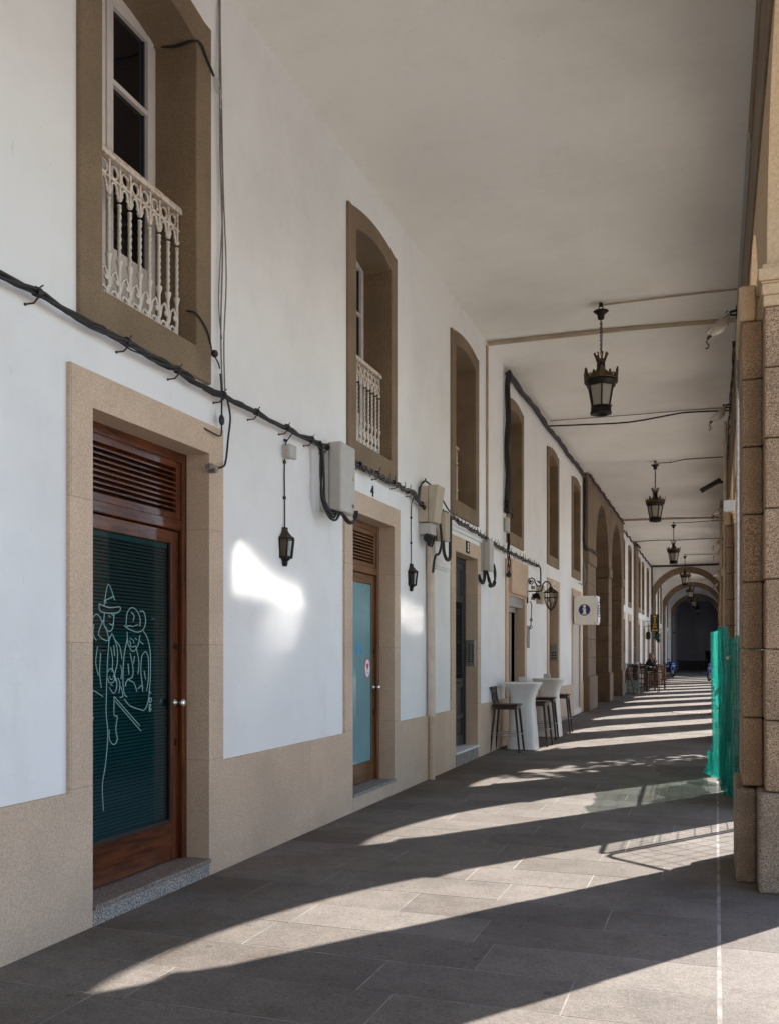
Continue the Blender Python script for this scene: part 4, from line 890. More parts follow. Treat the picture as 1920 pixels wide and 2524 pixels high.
# ------------------------------------------------------------------ hanging lanterns
def hanging_lantern():
    t=thing('hanging_lantern','','lantern')
    m=MB(); m.tube([(0,0,0),(0,0,-.04)],.03,8); m.tube([(.03*math.cos(q*PI/4),0,-.07+.03*math.sin(q*PI/4)) for q in range(9)],.009,6); m.tube([(0,.025*math.cos(q*PI/4),-.125+.03*math.sin(q*PI/4)) for q in range(9)],.009,6); obj('hook',m,'iron',t,local=True)
    m=MB(); m.lathe([(.025,-.235),(.045,-.225),(.05,-.17),(.075,-.145),(.115,-.115),(.108,-.11),(.03,-.15),(.001,-.155)],(0,0,0),8); obj('canopy',m,'iron',t,local=True)
    m=MB(); z=-.245; i=0
    while z>-.70:
        if i%2: pts=[(.012*math.cos(q*PI/4),0,z-.013+.021*math.sin(q*PI/4)) for q in range(9)]
        else: pts=[(0,.012*math.cos(q*PI/4),z-.013+.021*math.sin(q*PI/4)) for q in range(9)]
        m.tube(pts,.0055,5,False); z-=.030; i+=1
    m.tube([(.014,.004,-.26),(.02,.006,-.4),(.012,.004,-.69)],.004,4); obj('chain',m,'iron',t,local=True)
    zc=-.80
    m=MB()
    for k in range(9):
        q=2*PI*k/9; c,s=math.cos(q),math.sin(q)
        m.tube([(.058*c,.058*s,zc-.02),(.078*c,.078*s,zc+.045),(.092*c,.092*s,zc+.075)],[.011,.010,.011],6); m.ball((.094*c,.094*s,zc+.08),.014,6,4)
    m.lathe([(.05,zc-.05),(.066,zc-.03),(.066,zc),(.05,zc+.01)],(0,0,0),12); obj('crown',m,'bronze',t,local=True)
    m=MB(); m.lathe([(.055,zc-.04),(.06,zc-.06),(.058,zc-.13),(.075,zc-.15),(.10,zc-.20),(.15,zc-.255),(.19,zc-.285)],(0,0,0),12); obj('cap',m,'iron',t,local=True)
    m=MB()
    for k in range(6):
        q=PI/6+PI/3*k
        st=len(m.v)
        m.prism([(-.034,-.01),(.034,-.01),(.040,.05),(.030,.075),(.034,.10),(.020,.115),(.014,.14),(-.014,.14),(-.02,.115),(-.034,.10),(-.03,.075),(-.04,.05)],lambda u,w,d:(.232+d+w*.16,u,zc-.285+w),-.006,.006)
        m.move(Matrix.Rotation(q,4,'Z'),st)
        q2=q+PI/6; st=len(m.v)
        for s in(-1,1):
            m.tube([(.222,s*a,zc-.272+b) for a,b in scroll(.052,.026,.030,1.2,1,-PI/2,12)],.009,5)
            m.tube([(.224,s*.03,zc-.275),(.224,s*.015,zc-.235),(.224,0,zc-.222)],.009,5)
        m.ball((.222,0,zc-.213),.022,6,5,(.5,1,1.2)); m.ball((.222,0,zc-.255),.03,6,5,(.3,1,1))
        m.move(Matrix.Rotation(q2,4,'Z'),st)
    m.lathe([(.222,zc-.300),(.236,zc-.295),(.238,zc-.275),(.226,zc-.265),(.20,zc-.27)],(0,0,0),24); obj('coronet',m,'bronze',t,local=True)
    m=MB(); m.lathe([(.19,zc-.285),(.235,zc-.300),(.235,zc-.330),(.205,zc-.355),(.20,zc-.385),(.19,zc-.385)],(0,0,0),24); obj('top_band',m,'iron',t,local=True)
    z1,z0=zc-.375,zc-.70; r1,r0=.188,.128
    m=MB()
    for k in range(6):
        q=PI/6+PI/3*k; m.beam((r1*math.cos(q),r1*math.sin(q),z1),(r0*math.cos(q),r0*math.sin(q),z0),.024,.022)
    obj('frame',m,'iron',t,local=True)
    for k in range(6):
        qa,qb=PI/6+PI/3*k,PI/6+PI/3*(k+1); f=.975
        P=lambda r,q,z:(r*f*math.cos(q),r*f*math.sin(q),z)
        m=MB(); m.add([P(r1,qa,z1),P(r1,qb,z1),P(r0,qb,z0),P(r0,qa,z0)],[(0,1,2,3)]); obj('pane',m,'lamp_glass',t,local=True)
    m=MB(); m.lathe([(.10,z0-.005),(.135,z0+.03),(.142,z0+.035),(.142,z0-.03),(.152,z0-.055),(.150,z0-.075),(.105,z0-.085),(.075,z0-.07),(.075,z0-.02)],(0,0,0),24)
    m.tube([(.14,.03,z0+.03),(.155,.035,z0+.055),(.15,.03,z0+.07)],.007,5); obj('base_ring',m,'iron',t,local=True)
    return t
lan=hanging_lantern()
LL=[((-1.54,13.55),.18,'largest hanging lantern with bronze crown, in front of the wide ceiling trunking'),((-1.475,25.08),.55,'hanging lantern with wavy wire from its hook, second along the ceiling'),((-1.51,37.1),.35,'hanging lantern just beyond the archway end, third along the ceiling'),((-1.46,49.3),.2,'hanging lantern overlapping the top of the nearest cross arch'),((-1.52,61.3),.5,'small hanging lantern framed inside the nearest cross arch'),((-1.55,73.),.3,'tiny hanging lantern below the second cross arch'),((-1.5,85.5),.1,'dim unlit lantern in the dark end bay')]
for i,((x,y),rz,lb) in enumerate(LL):
    o=lan if i==0 else copy_tree(lan)
    o.location=(x,y,H-.0); o.rotation_euler=(0,0,rz); o['label']=lb; o['group']='lanterns hanging from the arcade ceiling'
# ------------------------------------------------------------------ wall lanterns
def wall_lantern():
    t=thing('wall_lantern','','lantern')
    # local: wall at x=0, hanging towards +x, z=0 at the bottom
    def half(prof,mat,nm,n=5):
        m=MB(); vs=[]
        for r,z in prof:
            for k in range(n): q=-PI/2+PI*k/(n-1); vs.append((.004+r*math.cos(q)*.95,r*math.sin(q),z))
        N_=len(prof); m.add(vs,[(i*n+k,i*n+k+1,(i+1)*n+k+1,(i+1)*n+k) for i in range(N_-1) for k in range(n-1)])
        m.add([vs[k] for k in range(n)],[tuple(range(n))]); m.add(vs[-n:],[tuple(range(n))]); m.add([vs[i*n] for i in range(N_)]+[vs[i*n+n-1] for i in range(N_)],[(i,i+1,N_+i+1,N_+i) for i in range(N_-1)])
        return obj(nm,m,mat,t,local=True)
    half([(.098,.30),(.10,.306),(.075,.325),(.05,.36),(.038,.385),(.036,.405),(.040,.41),(.036,.418),(.020,.424)],'iron_brown','roof')
    half([(.078,.085),(.078,.095),(.055,.075),(.034,.05),(.034,.045),(.038,.04),(.030,.0)][::-1],'iron','foot')
    m=MB(); n=5
    def P(r,q,z): return (.004+r*math.cos(q)*.95,r*math.sin(q),z)
    for k in range(n): q=-PI/2+PI*k/(n-1); m.beam(P(.092,q,.30),P(.072,q,.09),.013,.013)
    for zz_,r in((.295,.092),(.098,.073)):
        for k in range(n-1): m.beam(P(r,-PI/2+PI*k/(n-1),zz_),P(r,-PI/2+PI*(k+1)/(n-1),zz_),.014,.016)
    m.box(0,.010,-.085,.085,.08,.31); obj('frame',m,'iron',t,local=True)
    for k in range(n-1):
        qa,qb=-PI/2+PI*k/(n-1),-PI/2+PI*(k+1)/(n-1); m=MB(); m.add([P(.089,qa,.295),P(.089,qb,.295),P(.070,qb,.095),P(.070,qa,.095)],[(0,1,2,3)]); obj('pane',m,'clear_glass',t,local=True)
    m=MB(); m.lathe([(.020,.10),(.022,.16),(.016,.17)],(.045,0,0),10)
    m.tube([(.045+.018*math.cos(i*.6),.018*math.sin(i*.6),.17+i*.0022) for i in range(46)],.007,5); obj('bulb',m,'candle',t,local=True)
    m=MB(); m.tube([(.012,0,.42),(.010,.004,.60),(.010,-.004,.80),(.010,.003,.905)],.006,5)
    for z in(.62,.87): m.box(0,.02,-.012,.012,z,z+.02)
    obj('feed_wire',m,'black_cable',t,local=True)
    for ch in t.children:
        for v in ch.data.vertices: v.co.z=v.co.z*.78 if v.co.z<=.43 else .3307+(v.co.z-.424)*1.21
    return t
wl_=wall_lantern(); wl_.location=(XP,7.20,2.335); tag(wl_,'black wall lantern on the white wall beside the first door','lantern',None,'small lanterns on the white wall')
w2=copy_tree(wl_); w2.location=(XP,10.68,2.34); tag(w2,'black wall lantern between the teal glass door and the downpipe','lantern')
m=MB(); m.tube(catmull([(-3.445,7.215,3.365),(-3.43,7.215,3.40),(-3.41,7.27,3.47)]),.006,5); m.box(XP,XP+.02,7.2,7.225,3.395,3.415); o=obj('box_feed',m,'black_cable',base=(-3.44,7.2,3.37)); tag(o,'short black wire from the cable bundle into the small junction box','wire')
m=MB(); m.tube(catmull([(-3.445,10.68,3.24),(-3.44,10.68,3.38),(-3.41,10.66,3.46),(-3.39,10.6,3.49)]),.007,5); o=obj('lantern_feed',m,'black_cable',base=(-3.44,10.68,3.24)); tag(o,'black wire dropping from the cable bundle to the second wall lantern','wire')
# ------------------------------------------------------------------ wrought iron bracket lamp
t=thing('bracket_lamp','wrought iron bracket lamp with vine leaves and caged bulb','lamp',(XP,17.97,2.57))
Y=17.97; m=MB(); m.box(XP,XP+.03,Y-.02,Y+.02,2.56,3.03); obj('wall_plate',m,'iron',t,bevel=.004)
m=MB(); P3=lambda u,w:(XP+u,Y,w)
m.tube([P3(a,b) for a,b in [(.02,2.79),(.12,2.795),(.22,2.785),(.29,2.80),(.31,2.86),(.32,2.93),(.36,2.97),(.42,2.965),(.46,2.92),(.47,2.87)]],.014,6)
m.tube([Vector(P3(a,b)) for a,b in [(.02,2.86),(.025,2.96),(.05,3.03),(.11,3.05),(.15,3.02),(.165,2.96),(.20,2.90),(.26,2.885),(.285,2.91)]],.013,6)
m.tube([P3(a,b) for a,b in scroll(.085,2.965,.05,1.3,-1,1.2)],.010,5); m.tube([P3(.20,2.99),P3(.24,2.97),P3(.27,2.93)],[.006,.022,.006],6); obj('bracket_arm',m,'iron',t)
m=MB()
for cx,cz,r,nn in((.06,2.98,.05,7),(.125,2.87,.05,7),(.17,2.70,.075,10),(.22,2.70,.075,10),(.13,2.66,.06,9),(.24,2.66,.05,8)):
    for k in range(nn):
        q=2*PI*k/nn+cx*9; rr=r*random.uniform(.6,1.1); dy=random.uniform(-.05,.05)
        m.add([P3(cx,cz),(XP+cx+rr*math.cos(q-.35)*.7,Y+dy,cz+rr*math.sin(q-.35)*.7),(XP+cx+rr*math.cos(q),Y+dy*1.4,cz+rr*math.sin(q)),(XP+cx+rr*math.cos(q+.35)*.7,Y+dy,cz+rr*math.sin(q+.35)*.7)],[(0,1,2,3)])
m.ball(P3(.16,2.70),.05,8,5); m.ball(P3(.21,2.70),.045,8,5); obj('vine_leaf',m,'iron',t)
m=MB(); m.tube([P3(.07,2.60),P3(.10,2.55),P3(.095,2.40),P3(.09,2.27),P3(.085,2.15),P3(.06,2.05)],.009,5)
for z in(2.24,2.10): m.tube([P3(.088+.022*math.cos(q*PI/4),z+.03*math.sin(q*PI/4)) for q in range(9)],.007,5)
obj('pull_chain',m,'iron',t)
cx=XP+.47; m=MB(); m.lathe([(.03,2.87),(.04,2.83),(.03,2.76)],(cx,Y,0),10)
for z,r in((2.765,.135),(2.66,.125)): m.tube([(cx+r*math.cos(q*PI/8),Y+r*math.sin(q*PI/8),z) for q in range(17)],.009,5)
for k in range(8):
    q=PI/4*k; m.tube([(cx+r*math.cos(q),Y+r*math.sin(q),z) for r,z in((.03,2.84),(.135,2.765),(.125,2.66),(.105,2.56),(.06,2.47),(.01,2.42))],.007,5)
m.tube([(cx,Y,2.42),(cx,Y,2.36)],[.01,.003],5); obj('cage',m,'iron',t)
m=MB(); m.ball((cx,Y,2.62),.062,12,8); m.lathe([(.025,2.68),(.025,2.78)],(cx,Y,0),8); obj('bulb',m,'lamp_glass',t)
m=MB(); m.box(XP,XP+.02,17.76,18.20,1.70,2.13); t=obj('wall_plaque',m,'plaque_stone',bevel=.004,base=(XP,18,1.7)); tag(t,'weathered grey relief plaque on the wall below the bracket lamp','plaque')
m=MB(); m.tube([(XP+.021,17.98+.15*math.cos(q*PI/10),1.915+.19*math.sin(q*PI/10)) for q in range(21)],.008,5); m.tube([(XP+.021,17.98+.09*math.cos(q*PI/10),1.915+.13*math.sin(q*PI/10)) for q in range(21)],.006,5); m.ball((XP+.018,17.98,1.92),.06,8,6,(.3,1,1.4)); obj('plaque_relief',m,'stone_metal',t)
# ------------------------------------------------------------------ information sign
t=thing('information_sign','cream box sign with a blue information circle, jutting from the wall','sign',(XW,24.0,2.32))
m=MB(); m.box(-3.40,-2.83,23.97,24.55,2.325,3.045); obj('sign_box',m,'sign_cream',t,bevel=.006)
m=MB(); m.box(XW,-3.40,24.1,24.4,2.5,2.9); obj('mount',m,'steel',t)
PS=lambda u,w,d:(-3.135+u,23.97-d,2.69+w)
n=32; m=MB(); m.prism([(.145*math.cos(2*PI*i/n),.145*math.sin(2*PI*i/n)) for i in range(n)],PS,.001,.003); obj('blue_disc',m,'sign_blue',t)
m=MB(); m.prism([(.0+.036*math.cos(2*PI*i/16),.088+.036*math.sin(2*PI*i/16)) for i in range(16)],PS,.003,.005); m.prism([(-.05,.04),(.035,.04),(.035,-.085),(.058,-.085),(.058,-.112),(-.055,-.112),(-.055,-.085),(-.030,-.085),(-.030,.015),(-.05,.015)],PS,.003,.005); obj('letter_i',m,'sign_cream',t)
m=MB()
for u in(-.25,.25):
    for w_ in(-.33,.33): m.tube([PS(u,w_,0),PS(u,w_,.006)],.011,8)
obj('screw',m,'iron_brown',t)
m=MB(); 
vs=[]
for i in range(7):
    for j in range(2): vs.append((-2.826+.014*math.sin(i*1.3+j*2)**2+.012*(i/6),24.0+.5*j,3.04-.68*i/6))
m.add(vs,[(2*i,2*i+1,2*i+3,2*i+2) for i in range(6)],True); pp=obj('paper_notice',m,'paper_white',t)
m=MB()
for i in range(6):
    for a,b in((.10,.30),(.33,.44)): m.box(-2.81,-2.806,24.0+a,24.0+b,2.87-i*.07,2.895-i*.07)
m.box(-2.811,-2.807,24.08,24.2,2.55,2.82); obj('notice_print',m,'ink_blue',pp)
def leaves(m,c,r,n,sz,sq=(1,1,1.3)):
    for _ in range(n):
        while True:
            p=Vector((random.uniform(-1,1),random.uniform(-1,1),random.uniform(-1,1)))
            if p.length<1: break
        p=Vector((c[0]+p.x*r*sq[0],c[1]+p.y*r*sq[1],c[2]+p.z*r*sq[2])); a=Vector((random.uniform(-1,1),random.uniform(-1,1),random.uniform(-1.5,.3))).normalized()*sz; b=a.cross(Vector((random.random(),random.random(),random.random()))).normalized()*sz*.4
        m.add([p,p+a*.5+b,p+a,p+a*.5-b],[(0,1,2,3)])
# ------------------------------------------------------------------ flood lights and camera on the arcade wall
def flood():
    t=thing('flood_light','','flood light')
    # local: wall at x=0 (faces -x), body reaching to -x and down
    m=MB(); m.tube([(0,0,0),(-.10,0,-.02)],.016,6); m.tube([(0,0,-.06),(-.10,0,-.05)],.013,6); m.box(-.012,.0,-.04,.04,-.10,.05); m.ball((-.11,0,-.02),.026,8,5); m.tube([(-.07,0,-.02),(-.12,0,-.13),(-.10,.0,-.18)],.009,5); obj('arm',m,'iron',t,local=True)
    m=MB(); st=len(m.v)
    # clam shaped body: long axis along u, deep rounded belly
    vs=[];n=12;k=8
    for i in range(n+1):
        u=i/n; w=.085*(math.sin(PI*min(1,u*1.02))**.5 if 0<u<1 else 0); dpt=.105*math.sin(PI*u)**.7 if 0<u<1 else 0
        for j in range(k+1):
            q=PI*j/k; vs.append((-.04-.36*u,w*math.cos(q)*1.25,-dpt*math.sin(q)))
    m.add(vs,[(i*(k+1)+j,i*(k+1)+j+1,(i+1)*(k+1)+j+1,(i+1)*(k+1)+j) for i in range(n) for j in range(k)],True)
    m.move(Matrix.Translation((-.05,0,-.01))@Matrix.Rotation(rad(-42),4,'Y'),st); obj('housing',m,'floodlight',t,local=True)
    m=MB(); st=len(m.v); m.box(-.40,-.04,-.095,.095,.0,.022); m.move(Matrix.Translation((-.05,0,-.01))@Matrix.Rotation(rad(-42),4,'Y'),st); obj('rim',m,'plastic_grey',t,local=True,bevel=.008)
    m=MB(); m.tube(catmull([(-.34,0,-.32),(-.36,0,-.36),(-.33,0,-.40),(-.35,0,-.44),(-.37,0,-.43)]),.008,5); m.tube([(-.30,0,-.27),(-.35,0,-.32)],.02,6); obj('latch',m,'iron_brown',t,local=True)
    return t
fl=flood()
FL=[((.25,12.4,5.86),0,'nearest pale flood light on a black arm, beside the wide ceiling trunking'),((.25,17.6,6.0),.1,'pale flood light at the end of the sagging black wire pair'),((.25,29.3,5.95),.25,'pale flood light just beyond the black camera'),((.25,37.6,5.95),.0,'first of two small tilted flood lights past the archway end'),((.25,41.3,5.9),.0,'second of two small tilted flood lights, where the wavy wire ends'),((.22,52.0,5.9),.0,'dim flood light at the right haunch of the nearest cross arch'),((.22,54.2,5.5),.1,'lowest dim flood light at the right haunch of the nearest cross arch')]
for i,(p,rz,lb) in enumerate(FL):
    o=fl if i==0 else copy_tree(fl); o.location=p; o.rotation_euler=(0,0,rz); o['label']=lb; o['group']='flood lights along the arcade wall'
    if i in(5,6): o.rotation_euler=(0,rad(0),rz)
t=thing('security_camera','black tube camera on a short arm at the arcade wall','camera',(.25,24.8,5.95))
m=MB(); m.beam((.12,24.8,5.93),(-.36,24.75,5.66),.12,.12); obj('housing',m,'sign_black',t,bevel=.03,seg=2)
m=MB(); m.tube([(.26,24.8,5.88),(.08,24.8,5.86),(.05,24.8,5.90)],.03,8); m.box(.24,.27,24.74,24.86,5.78,5.96); obj('arm',m,'iron',t)
m=MB(); m.tube([(-.36,24.75,5.66),(-.375,24.748,5.652)],.035,10); obj('lens',m,'plastic_grey',t)
# pipes and small box up on the arcade wall
for x,y,z0,z1,r,mt,lb in((.285,13.75,.2,6.3,.022,'stone_metal','slim grey downpipe on the third arcade pier'),(.165,18.5,.3,5.9,.035,'plastic_beige','pale pipe climbing the wide stained arcade pier'),(.15,29.95,2.3,6.2,.04,'cream_stone','yellowish pipe on the wide pier beyond the camera')):
    m=MB(); m.tube([(x,y,z0),(x,y,z1)],r,10)
    for z in(z0+.8,z0+2.0,z1-.4): m.tube([(x,y,z),(x,y,z+.03)],r+.012,10)
    o=obj('pipe',m,mt,base=(x,y,z0)); tag(o,lb,'pipe')
o=obj('emergency_lamp',MB().box(.10,.25,13.9,14.02,3.58,3.74),'plastic_grey',base=(.2,13.95,3.58),bevel=.01); tag(o,'small white box lamp fixed to the third arcade pier','lamp')
m=MB(); strands(m,catmull([(.26,15.2,6.35),(.27,16.8,6.3),(.255,18.0,6.33),(.26,19.0,6.25),(.25,20.5,6.3),(.26,22.0,6.22),(.25,24.6,6.0)],8),.012,2,.012,4,5); o=obj('cable_run',m,'black_cable',base=(.26,15.2,6.35)); tag(o,'black cables along the arcade wall under the ceiling, ending at the camera','cable')
m=MB(); m.box(.262,.30,9.0,14.2,6.20,6.27); o=obj('cable_tray',m,'plastic_grey',base=(.28,9,6.2)); tag(o,'pale cable tray on the arcade wall near the first flood light','cable tray')
# ------------------------------------------------------------------ fence panels and green net
def sheet(m,line,z0,z1,nz,amp,seed,flare=0):
    """wavy hanging sheet along a plan polyline"""
    rnd=random.Random(seed); P=[Vector((x,y,0)) for x,y in line]; out=[]
    dense=catmull(P,10); n=len(dense); cols=[]
    ph=[rnd.uniform(0,6) for _ in range(6)]
    for i,p in enumerate(dense):
        t=(dense[min(i+1,n-1)]-dense[max(i-1,0)]).normalized(); nn=Vector((-t.y,t.x,0)); s=i/6
        top=z1(i/(n-1)) if callable(z1) else z1
        for j in range(nz+1):
            f=j/nz; z=z0+(top-z0)*f
            w=amp*(math.sin(s*2.6+ph[0]+f*1.0)+.6*math.sin(s*5.3+ph[1]-f*1.6)+.35*math.sin(s*11+ph[2]))+flare*(1-f)**2*math.sin(s*1.3+ph[3])
            cols.append(p+nn*w+Vector((0,0,z)))
    m.add(cols,[(i*(nz+1)+j,(i+1)*(nz+1)+j,(i+1)*(nz+1)+j+1,i*(nz+1)+j+1) for i in range(n-1) for j in range(nz)],True); return cols,n
t=thing('safety_net','torn bright green safety net draped on fence wire beside the second pier','safety net',(.2,10.4,0))
topf=lambda u: 1.765+.02*math.sin(u*23)+(.10 if u>.55 else 0)-(.28*max(0,1-abs(u-.50)/.04))*0
m=MB(); sheet(m,[(.44,10.30),(.38,10.37),(.31,10.33),(.24,10.40),(.17,10.34),(.10,10.42),(.06,10.9),(.045,11.6),(.015,12.4),(-.01,13.2)],.17,topf,30,.034,3,.05); no=obj('net_sheet',m,'green_net',t)
m=MB(); sheet(m,[(.30,10.25),(.20,10.20),(.13,10.27),(.09,10.5)],.11,.36,8,.045,5,.05); obj('net_bundle',m,'green_net',t)
m=MB(); sheet(m,[(.02,12.0),(-.04,12.6),(-.02,13.2),(.03,13.8)],.05,.36,6,.05,9,.05); obj('net_bundle',m,'green_net',t)
m=MB()
for z in(.42,.78,1.0,1.17,1.45,1.68): j=random.uniform(-.05,.05); m.tube(catmull([(.44,10.275,z+.03+j),(.30,10.31,z-.015),(.17,10.31,z+.01),(.09,10.37,z-.02)],4),.0022,4); m.tube(catmull([(.04,10.75,z+j),(.01,11.3,z-.03),(-.01,12.0,z+.01),(-.035,13.0,z-.02)],4),.003,4)
obj('fence_wire',m,'iron',t)
m=MB(); m.prism([(.245,1.70),(.305,1.74),(.325,1.68),(.275,1.48),(.262,1.55)],lambda u,w,d:(u,10.318+d,w),0,.004); m.prism([(.10,1.555),(.155,1.585),(.15,1.55),(.11,1.53)],lambda u,w,d:(u,10.325+d,w),0,.004); obj('torn_patch',m,'trunking',t)
def panel(label,a,b,h=1.9,wire=.11):
    a=Vector((*a,0));b=Vector((*b,0)); L_=(b-a).length; d=(b-a)/L_
    t=thing('fence_panel',label,'fence',a,group='wire mesh fence panels in the arcade openings')
    m=MB(); r=.021
    m.tube([a+Vector((0,0,.08)),a+Vector((0,0,h-.08)),a+d*.03+Vector((0,0,h-.02)),a+d*.1+Vector((0,0,h)),b-d*.1+Vector((0,0,h)),b-d*.03+Vector((0,0,h-.02)),b+Vector((0,0,h-.08)),b+Vector((0,0,.08)),a+Vector((0,0,.08))],r,8); obj('tube_frame',m,'steel',t)
    m=MB(); n=int(L_/wire)
    for i in range(1,n): p=a+d*(L_*i/n); m.tube([p+Vector((0,0,.1)),p+Vector((0,0,h))],.0042,4)
    for i in range(1,9): z=.08+(h-.08)*i/9; m.tube([a+Vector((0,0,z)),b+Vector((0,0,z))],.0042,4)
    obj('wire_mesh',m,'steel',t)
    m=MB()
    for p in(a,b): m.box(p.x-.11,p.x+.11,p.y-.28,p.y+.28,0,.10) ; 
    obj('foot_block',m,'stone_metal',t,bevel=.02)
    return t
panel('mesh fence panel turned outwards beside the nearest pier',(1.05,9.00),(.47,9.42))
panel('mesh fence panel standing between the nearest pier and the green net',(.44,9.46),(.42,10.28))
panel('mesh fence panel hidden behind the green net',(.55,11.75),(.48,14.0))
# loose net hung on the outer side of the second opening
t=thing('safety_net','crumpled green net lying over the fence in the second opening','safety net',(.7,12.5,0))
m=MB(); sheet(m,[(.62,11.6),(.58,12.1),(.60,12.7),(.55,13.3)],.9,1.75,8,.05,12,.1); obj('net_sheet',m,'green_net',t)
# bicycle added out of view to cast its shadow across the third strip of sun
t=thing('bicycle','added unseen black bicycle casting shadow through the third arcade opening','bicycle',(.75,16.2,0))
m=MB()
for yy in(15.75,16.78): m.tube([(.75,yy+.33*math.cos(q*PI/12),.34+.33*math.sin(q*PI/12)) for q in range(25)],.018,6,False)
obj('tyre',m,'rubber',t)
m=MB()
for yy in(15.75,16.78):
    for q in range(10): m.tube([(.75,yy,.34),(.75,yy+.32*math.cos(q*PI/5),.34+.32*math.sin(q*PI/5))],.003,4)
obj('spoke',m,'steel',t)
m=MB(); A,B,Cc,D_=(.75,15.75,.34),(.75,16.2,.30),(.75,16.05,.85),(.75,16.62,.82)
for p,q in((A,B),(A,Cc),(B,Cc),(Cc,D_),(B,D_),(D_,(.75,16.78,.34)),(D_,(.75,16.58,1.0))): m.tube([p,q],.016,6)
m.tube([(.45,16.5,1.0),(.75,16.58,1.02),(1.05,16.5,1.0)],.014,6); m.tube([Cc,(.75,16.0,.95)],.014,6); m.box(.68,.82,15.88,16.14,.94,.98); obj('frame',m,'sign_black',t)
# tree added out of view so its leaves break up the sun on the paving
t=thing('dapple_tree','added unseen leafy tree whose leaves dapple the third strip of sun','tree',(3.1,20.2,0))
m=MB(); m.tube(catmull([(3.1,20.2,0),(3.12,20.15,1.5),(3.05,20.25,3.0),(3.15,20.2,4.6)]),[.13-.0045*i for i in range(19)],8)
for k in range(11):
    q=k*2.4; z=3.4+k*.22; e=(3.1+1.3*math.cos(q),20.2+1.3*math.sin(q),z+1.3); m.tube(catmull([(3.1,20.2,z),(3.1+.6*math.cos(q),20.2+.6*math.sin(q),z+.5),e],4),[.05-.005*i for i in range(9)],5)
obj('trunk',m,'iron_brown',t)
m=MB()
for k in range(72):
    q=random.uniform(0,6.28); z=random.uniform(4.0,7.6); r=1.75*math.sqrt(random.random())*math.sin(min(1,max(.1,(z-3.6)/4.2))*PI*.9)**.5
    leaves(m,(3.1+r*math.cos(q),20.2+r*math.sin(q),z),random.uniform(.22,.45),40,.18)
obj('crown',m,'leaf_green',t)
# manhole
m=MB(); m.lathe([(.36,.004),(.36,.008),(.31,.008),(.31,.004)],(-.76,26.4,0),32); m.lathe([(.29,.003),(.29,.007)],(-.76,26.4,0),32); o=obj('manhole_cover',m,'plaque_stone',base=(-.76,26.4,0)); tag(o,'round iron manhole cover in the sunlit paving','manhole cover')
# ------------------------------------------------------------------ bar tables and stools by the wall
def table():
    t=thing('bar_table','','table')
    m=MB(); m.lathe([(.250,0),(.247,.012),(.226,.30),(.200,.62),(.190,.76),(.192,.83),(.205,.89),(.235,.97),(.275,1.05),(.300,1.085),(.302,1.098),(.297,1.104)],(0,0,0),48,sq=5); obj('pedestal',m,'table_white',t,local=True)
    m=MB(); m.lathe([(.295,1.1005),(.297,1.108),(.001,1.109)],(0,0,0),48,sq=5); obj('table_top',m,'table_white',t,local=True)
    return t
tb=table(); tb.location=(-3.06,15.62,0); tag(tb,'nearer white hourglass bar table beside the number 5 doorway','table',None); tb['group']='white bar tables by the wall'
t2=copy_tree(tb); t2.location=(-3.05,18.12,0); t2['label']='farther white hourglass bar table, under the bracket lamp'
def holder(x,y,lb):
    m=MB(); m.box(x-.055,x+.055,y-.055,y+.055,1.1095,1.195); m.box(x-.045,x+.045,y-.045,y+.045,1.195,1.1985); o=obj('napkin_holder',m,'plastic_grey',base=(x,y,1.11),bevel=.006); tag(o,lb,'napkin holder')
holder(-3.07,15.6,'small grey napkin holder on the nearer white table'); holder(-3.08,18.1,'small grey napkin holder on the farther white table')
def stool():
    t=thing('bar_stool','','stool')
    # faces +x; origin under the seat centre
    hs=.76; P=lambda x,y,z:(x,y,z)
    m=MB(); m.box(-.20,.21,-.185,.185,hs-.012,hs+.018); obj('seat',m,'stool_wood',t,local=True,bevel=.010)
    m=MB(); m.box(-.175,.185,-.165,.165,hs-.07,hs-.012); obj('seat_rail',m,'stool_wood',t,local=True,bevel=.004)
    for sx in(-1,1):
        for sy in(-1,1):
            m=MB(); top=(sx*.165,sy*.145,hs-.02); bot=(sx*.235,sy*.195,.03)
            if sx<0: m.tube([(-.225,sy*.165,hs+.26),(-.205,sy*.155,hs+.10),top,bot],[.014,.019,.022,.016],8)
            else: m.tube([top,bot],[.022,.016],8)
            lg=obj('leg',m,'stool_wood',t,local=True); m=MB(); m.tube([(sx*.2355,sy*.1953,.03),(sx*.238,sy*.197,0)],.014,8); obj('leg_cap',m,'iron',lg,local=True)
    m=MB(); z=.27; k=.226
    for sy in(-1,1): m.tube([(-k,sy*.187,z),(k,sy*.187,z)],.006,6); m.tube([(-k,sy*.187,z+.035),(k,sy*.187,z+.035)],.006,6)
    for sx in(-1,1): m.tube([(sx*k,-.187,z+.02),(sx*k,.187,z+.02)],.007,6)
    obj('foot_rail',m,'steel',t,local=True)
    m=MB(); m.beam((-.228,-.205,hs+.27),(-.228,.205,hs+.27),.034,.05); obj('top_rail',m,'stool_wood',t,local=True,bevel=.008)
    m=MB()
    for a,b in((-.06,-.10),(-.05,-.02),(.05,.02),(.06,.10)): m.tube([(-.222,b*1.0,hs+.25),(-.185,a*.5,hs+.01)],.007,6)
    obj('back_spindle',m,'stool_wood',t,local=True)
    return t
st=stool()
for i,(x,y,rz,lb) in enumerate([(-3.20,15.00,0,'dark wooden bar stool nearest the camera, in front of the nearer white table'),(-2.93,16.12,-.06,'dark bar stool behind the nearer white table, partly hidden'),(-3.02,17.45,.05,'dark bar stool in front of the farther white table'),(-2.98,18.95,.03,'dark bar stool mostly hidden behind the farther white table')]):
    o=st if i==0 else copy_tree(st); o.location=(x,y,0); o.rotation_euler=(0,0,rz); tag(o,lb,'stool',group='dark bar stools by the white tables')
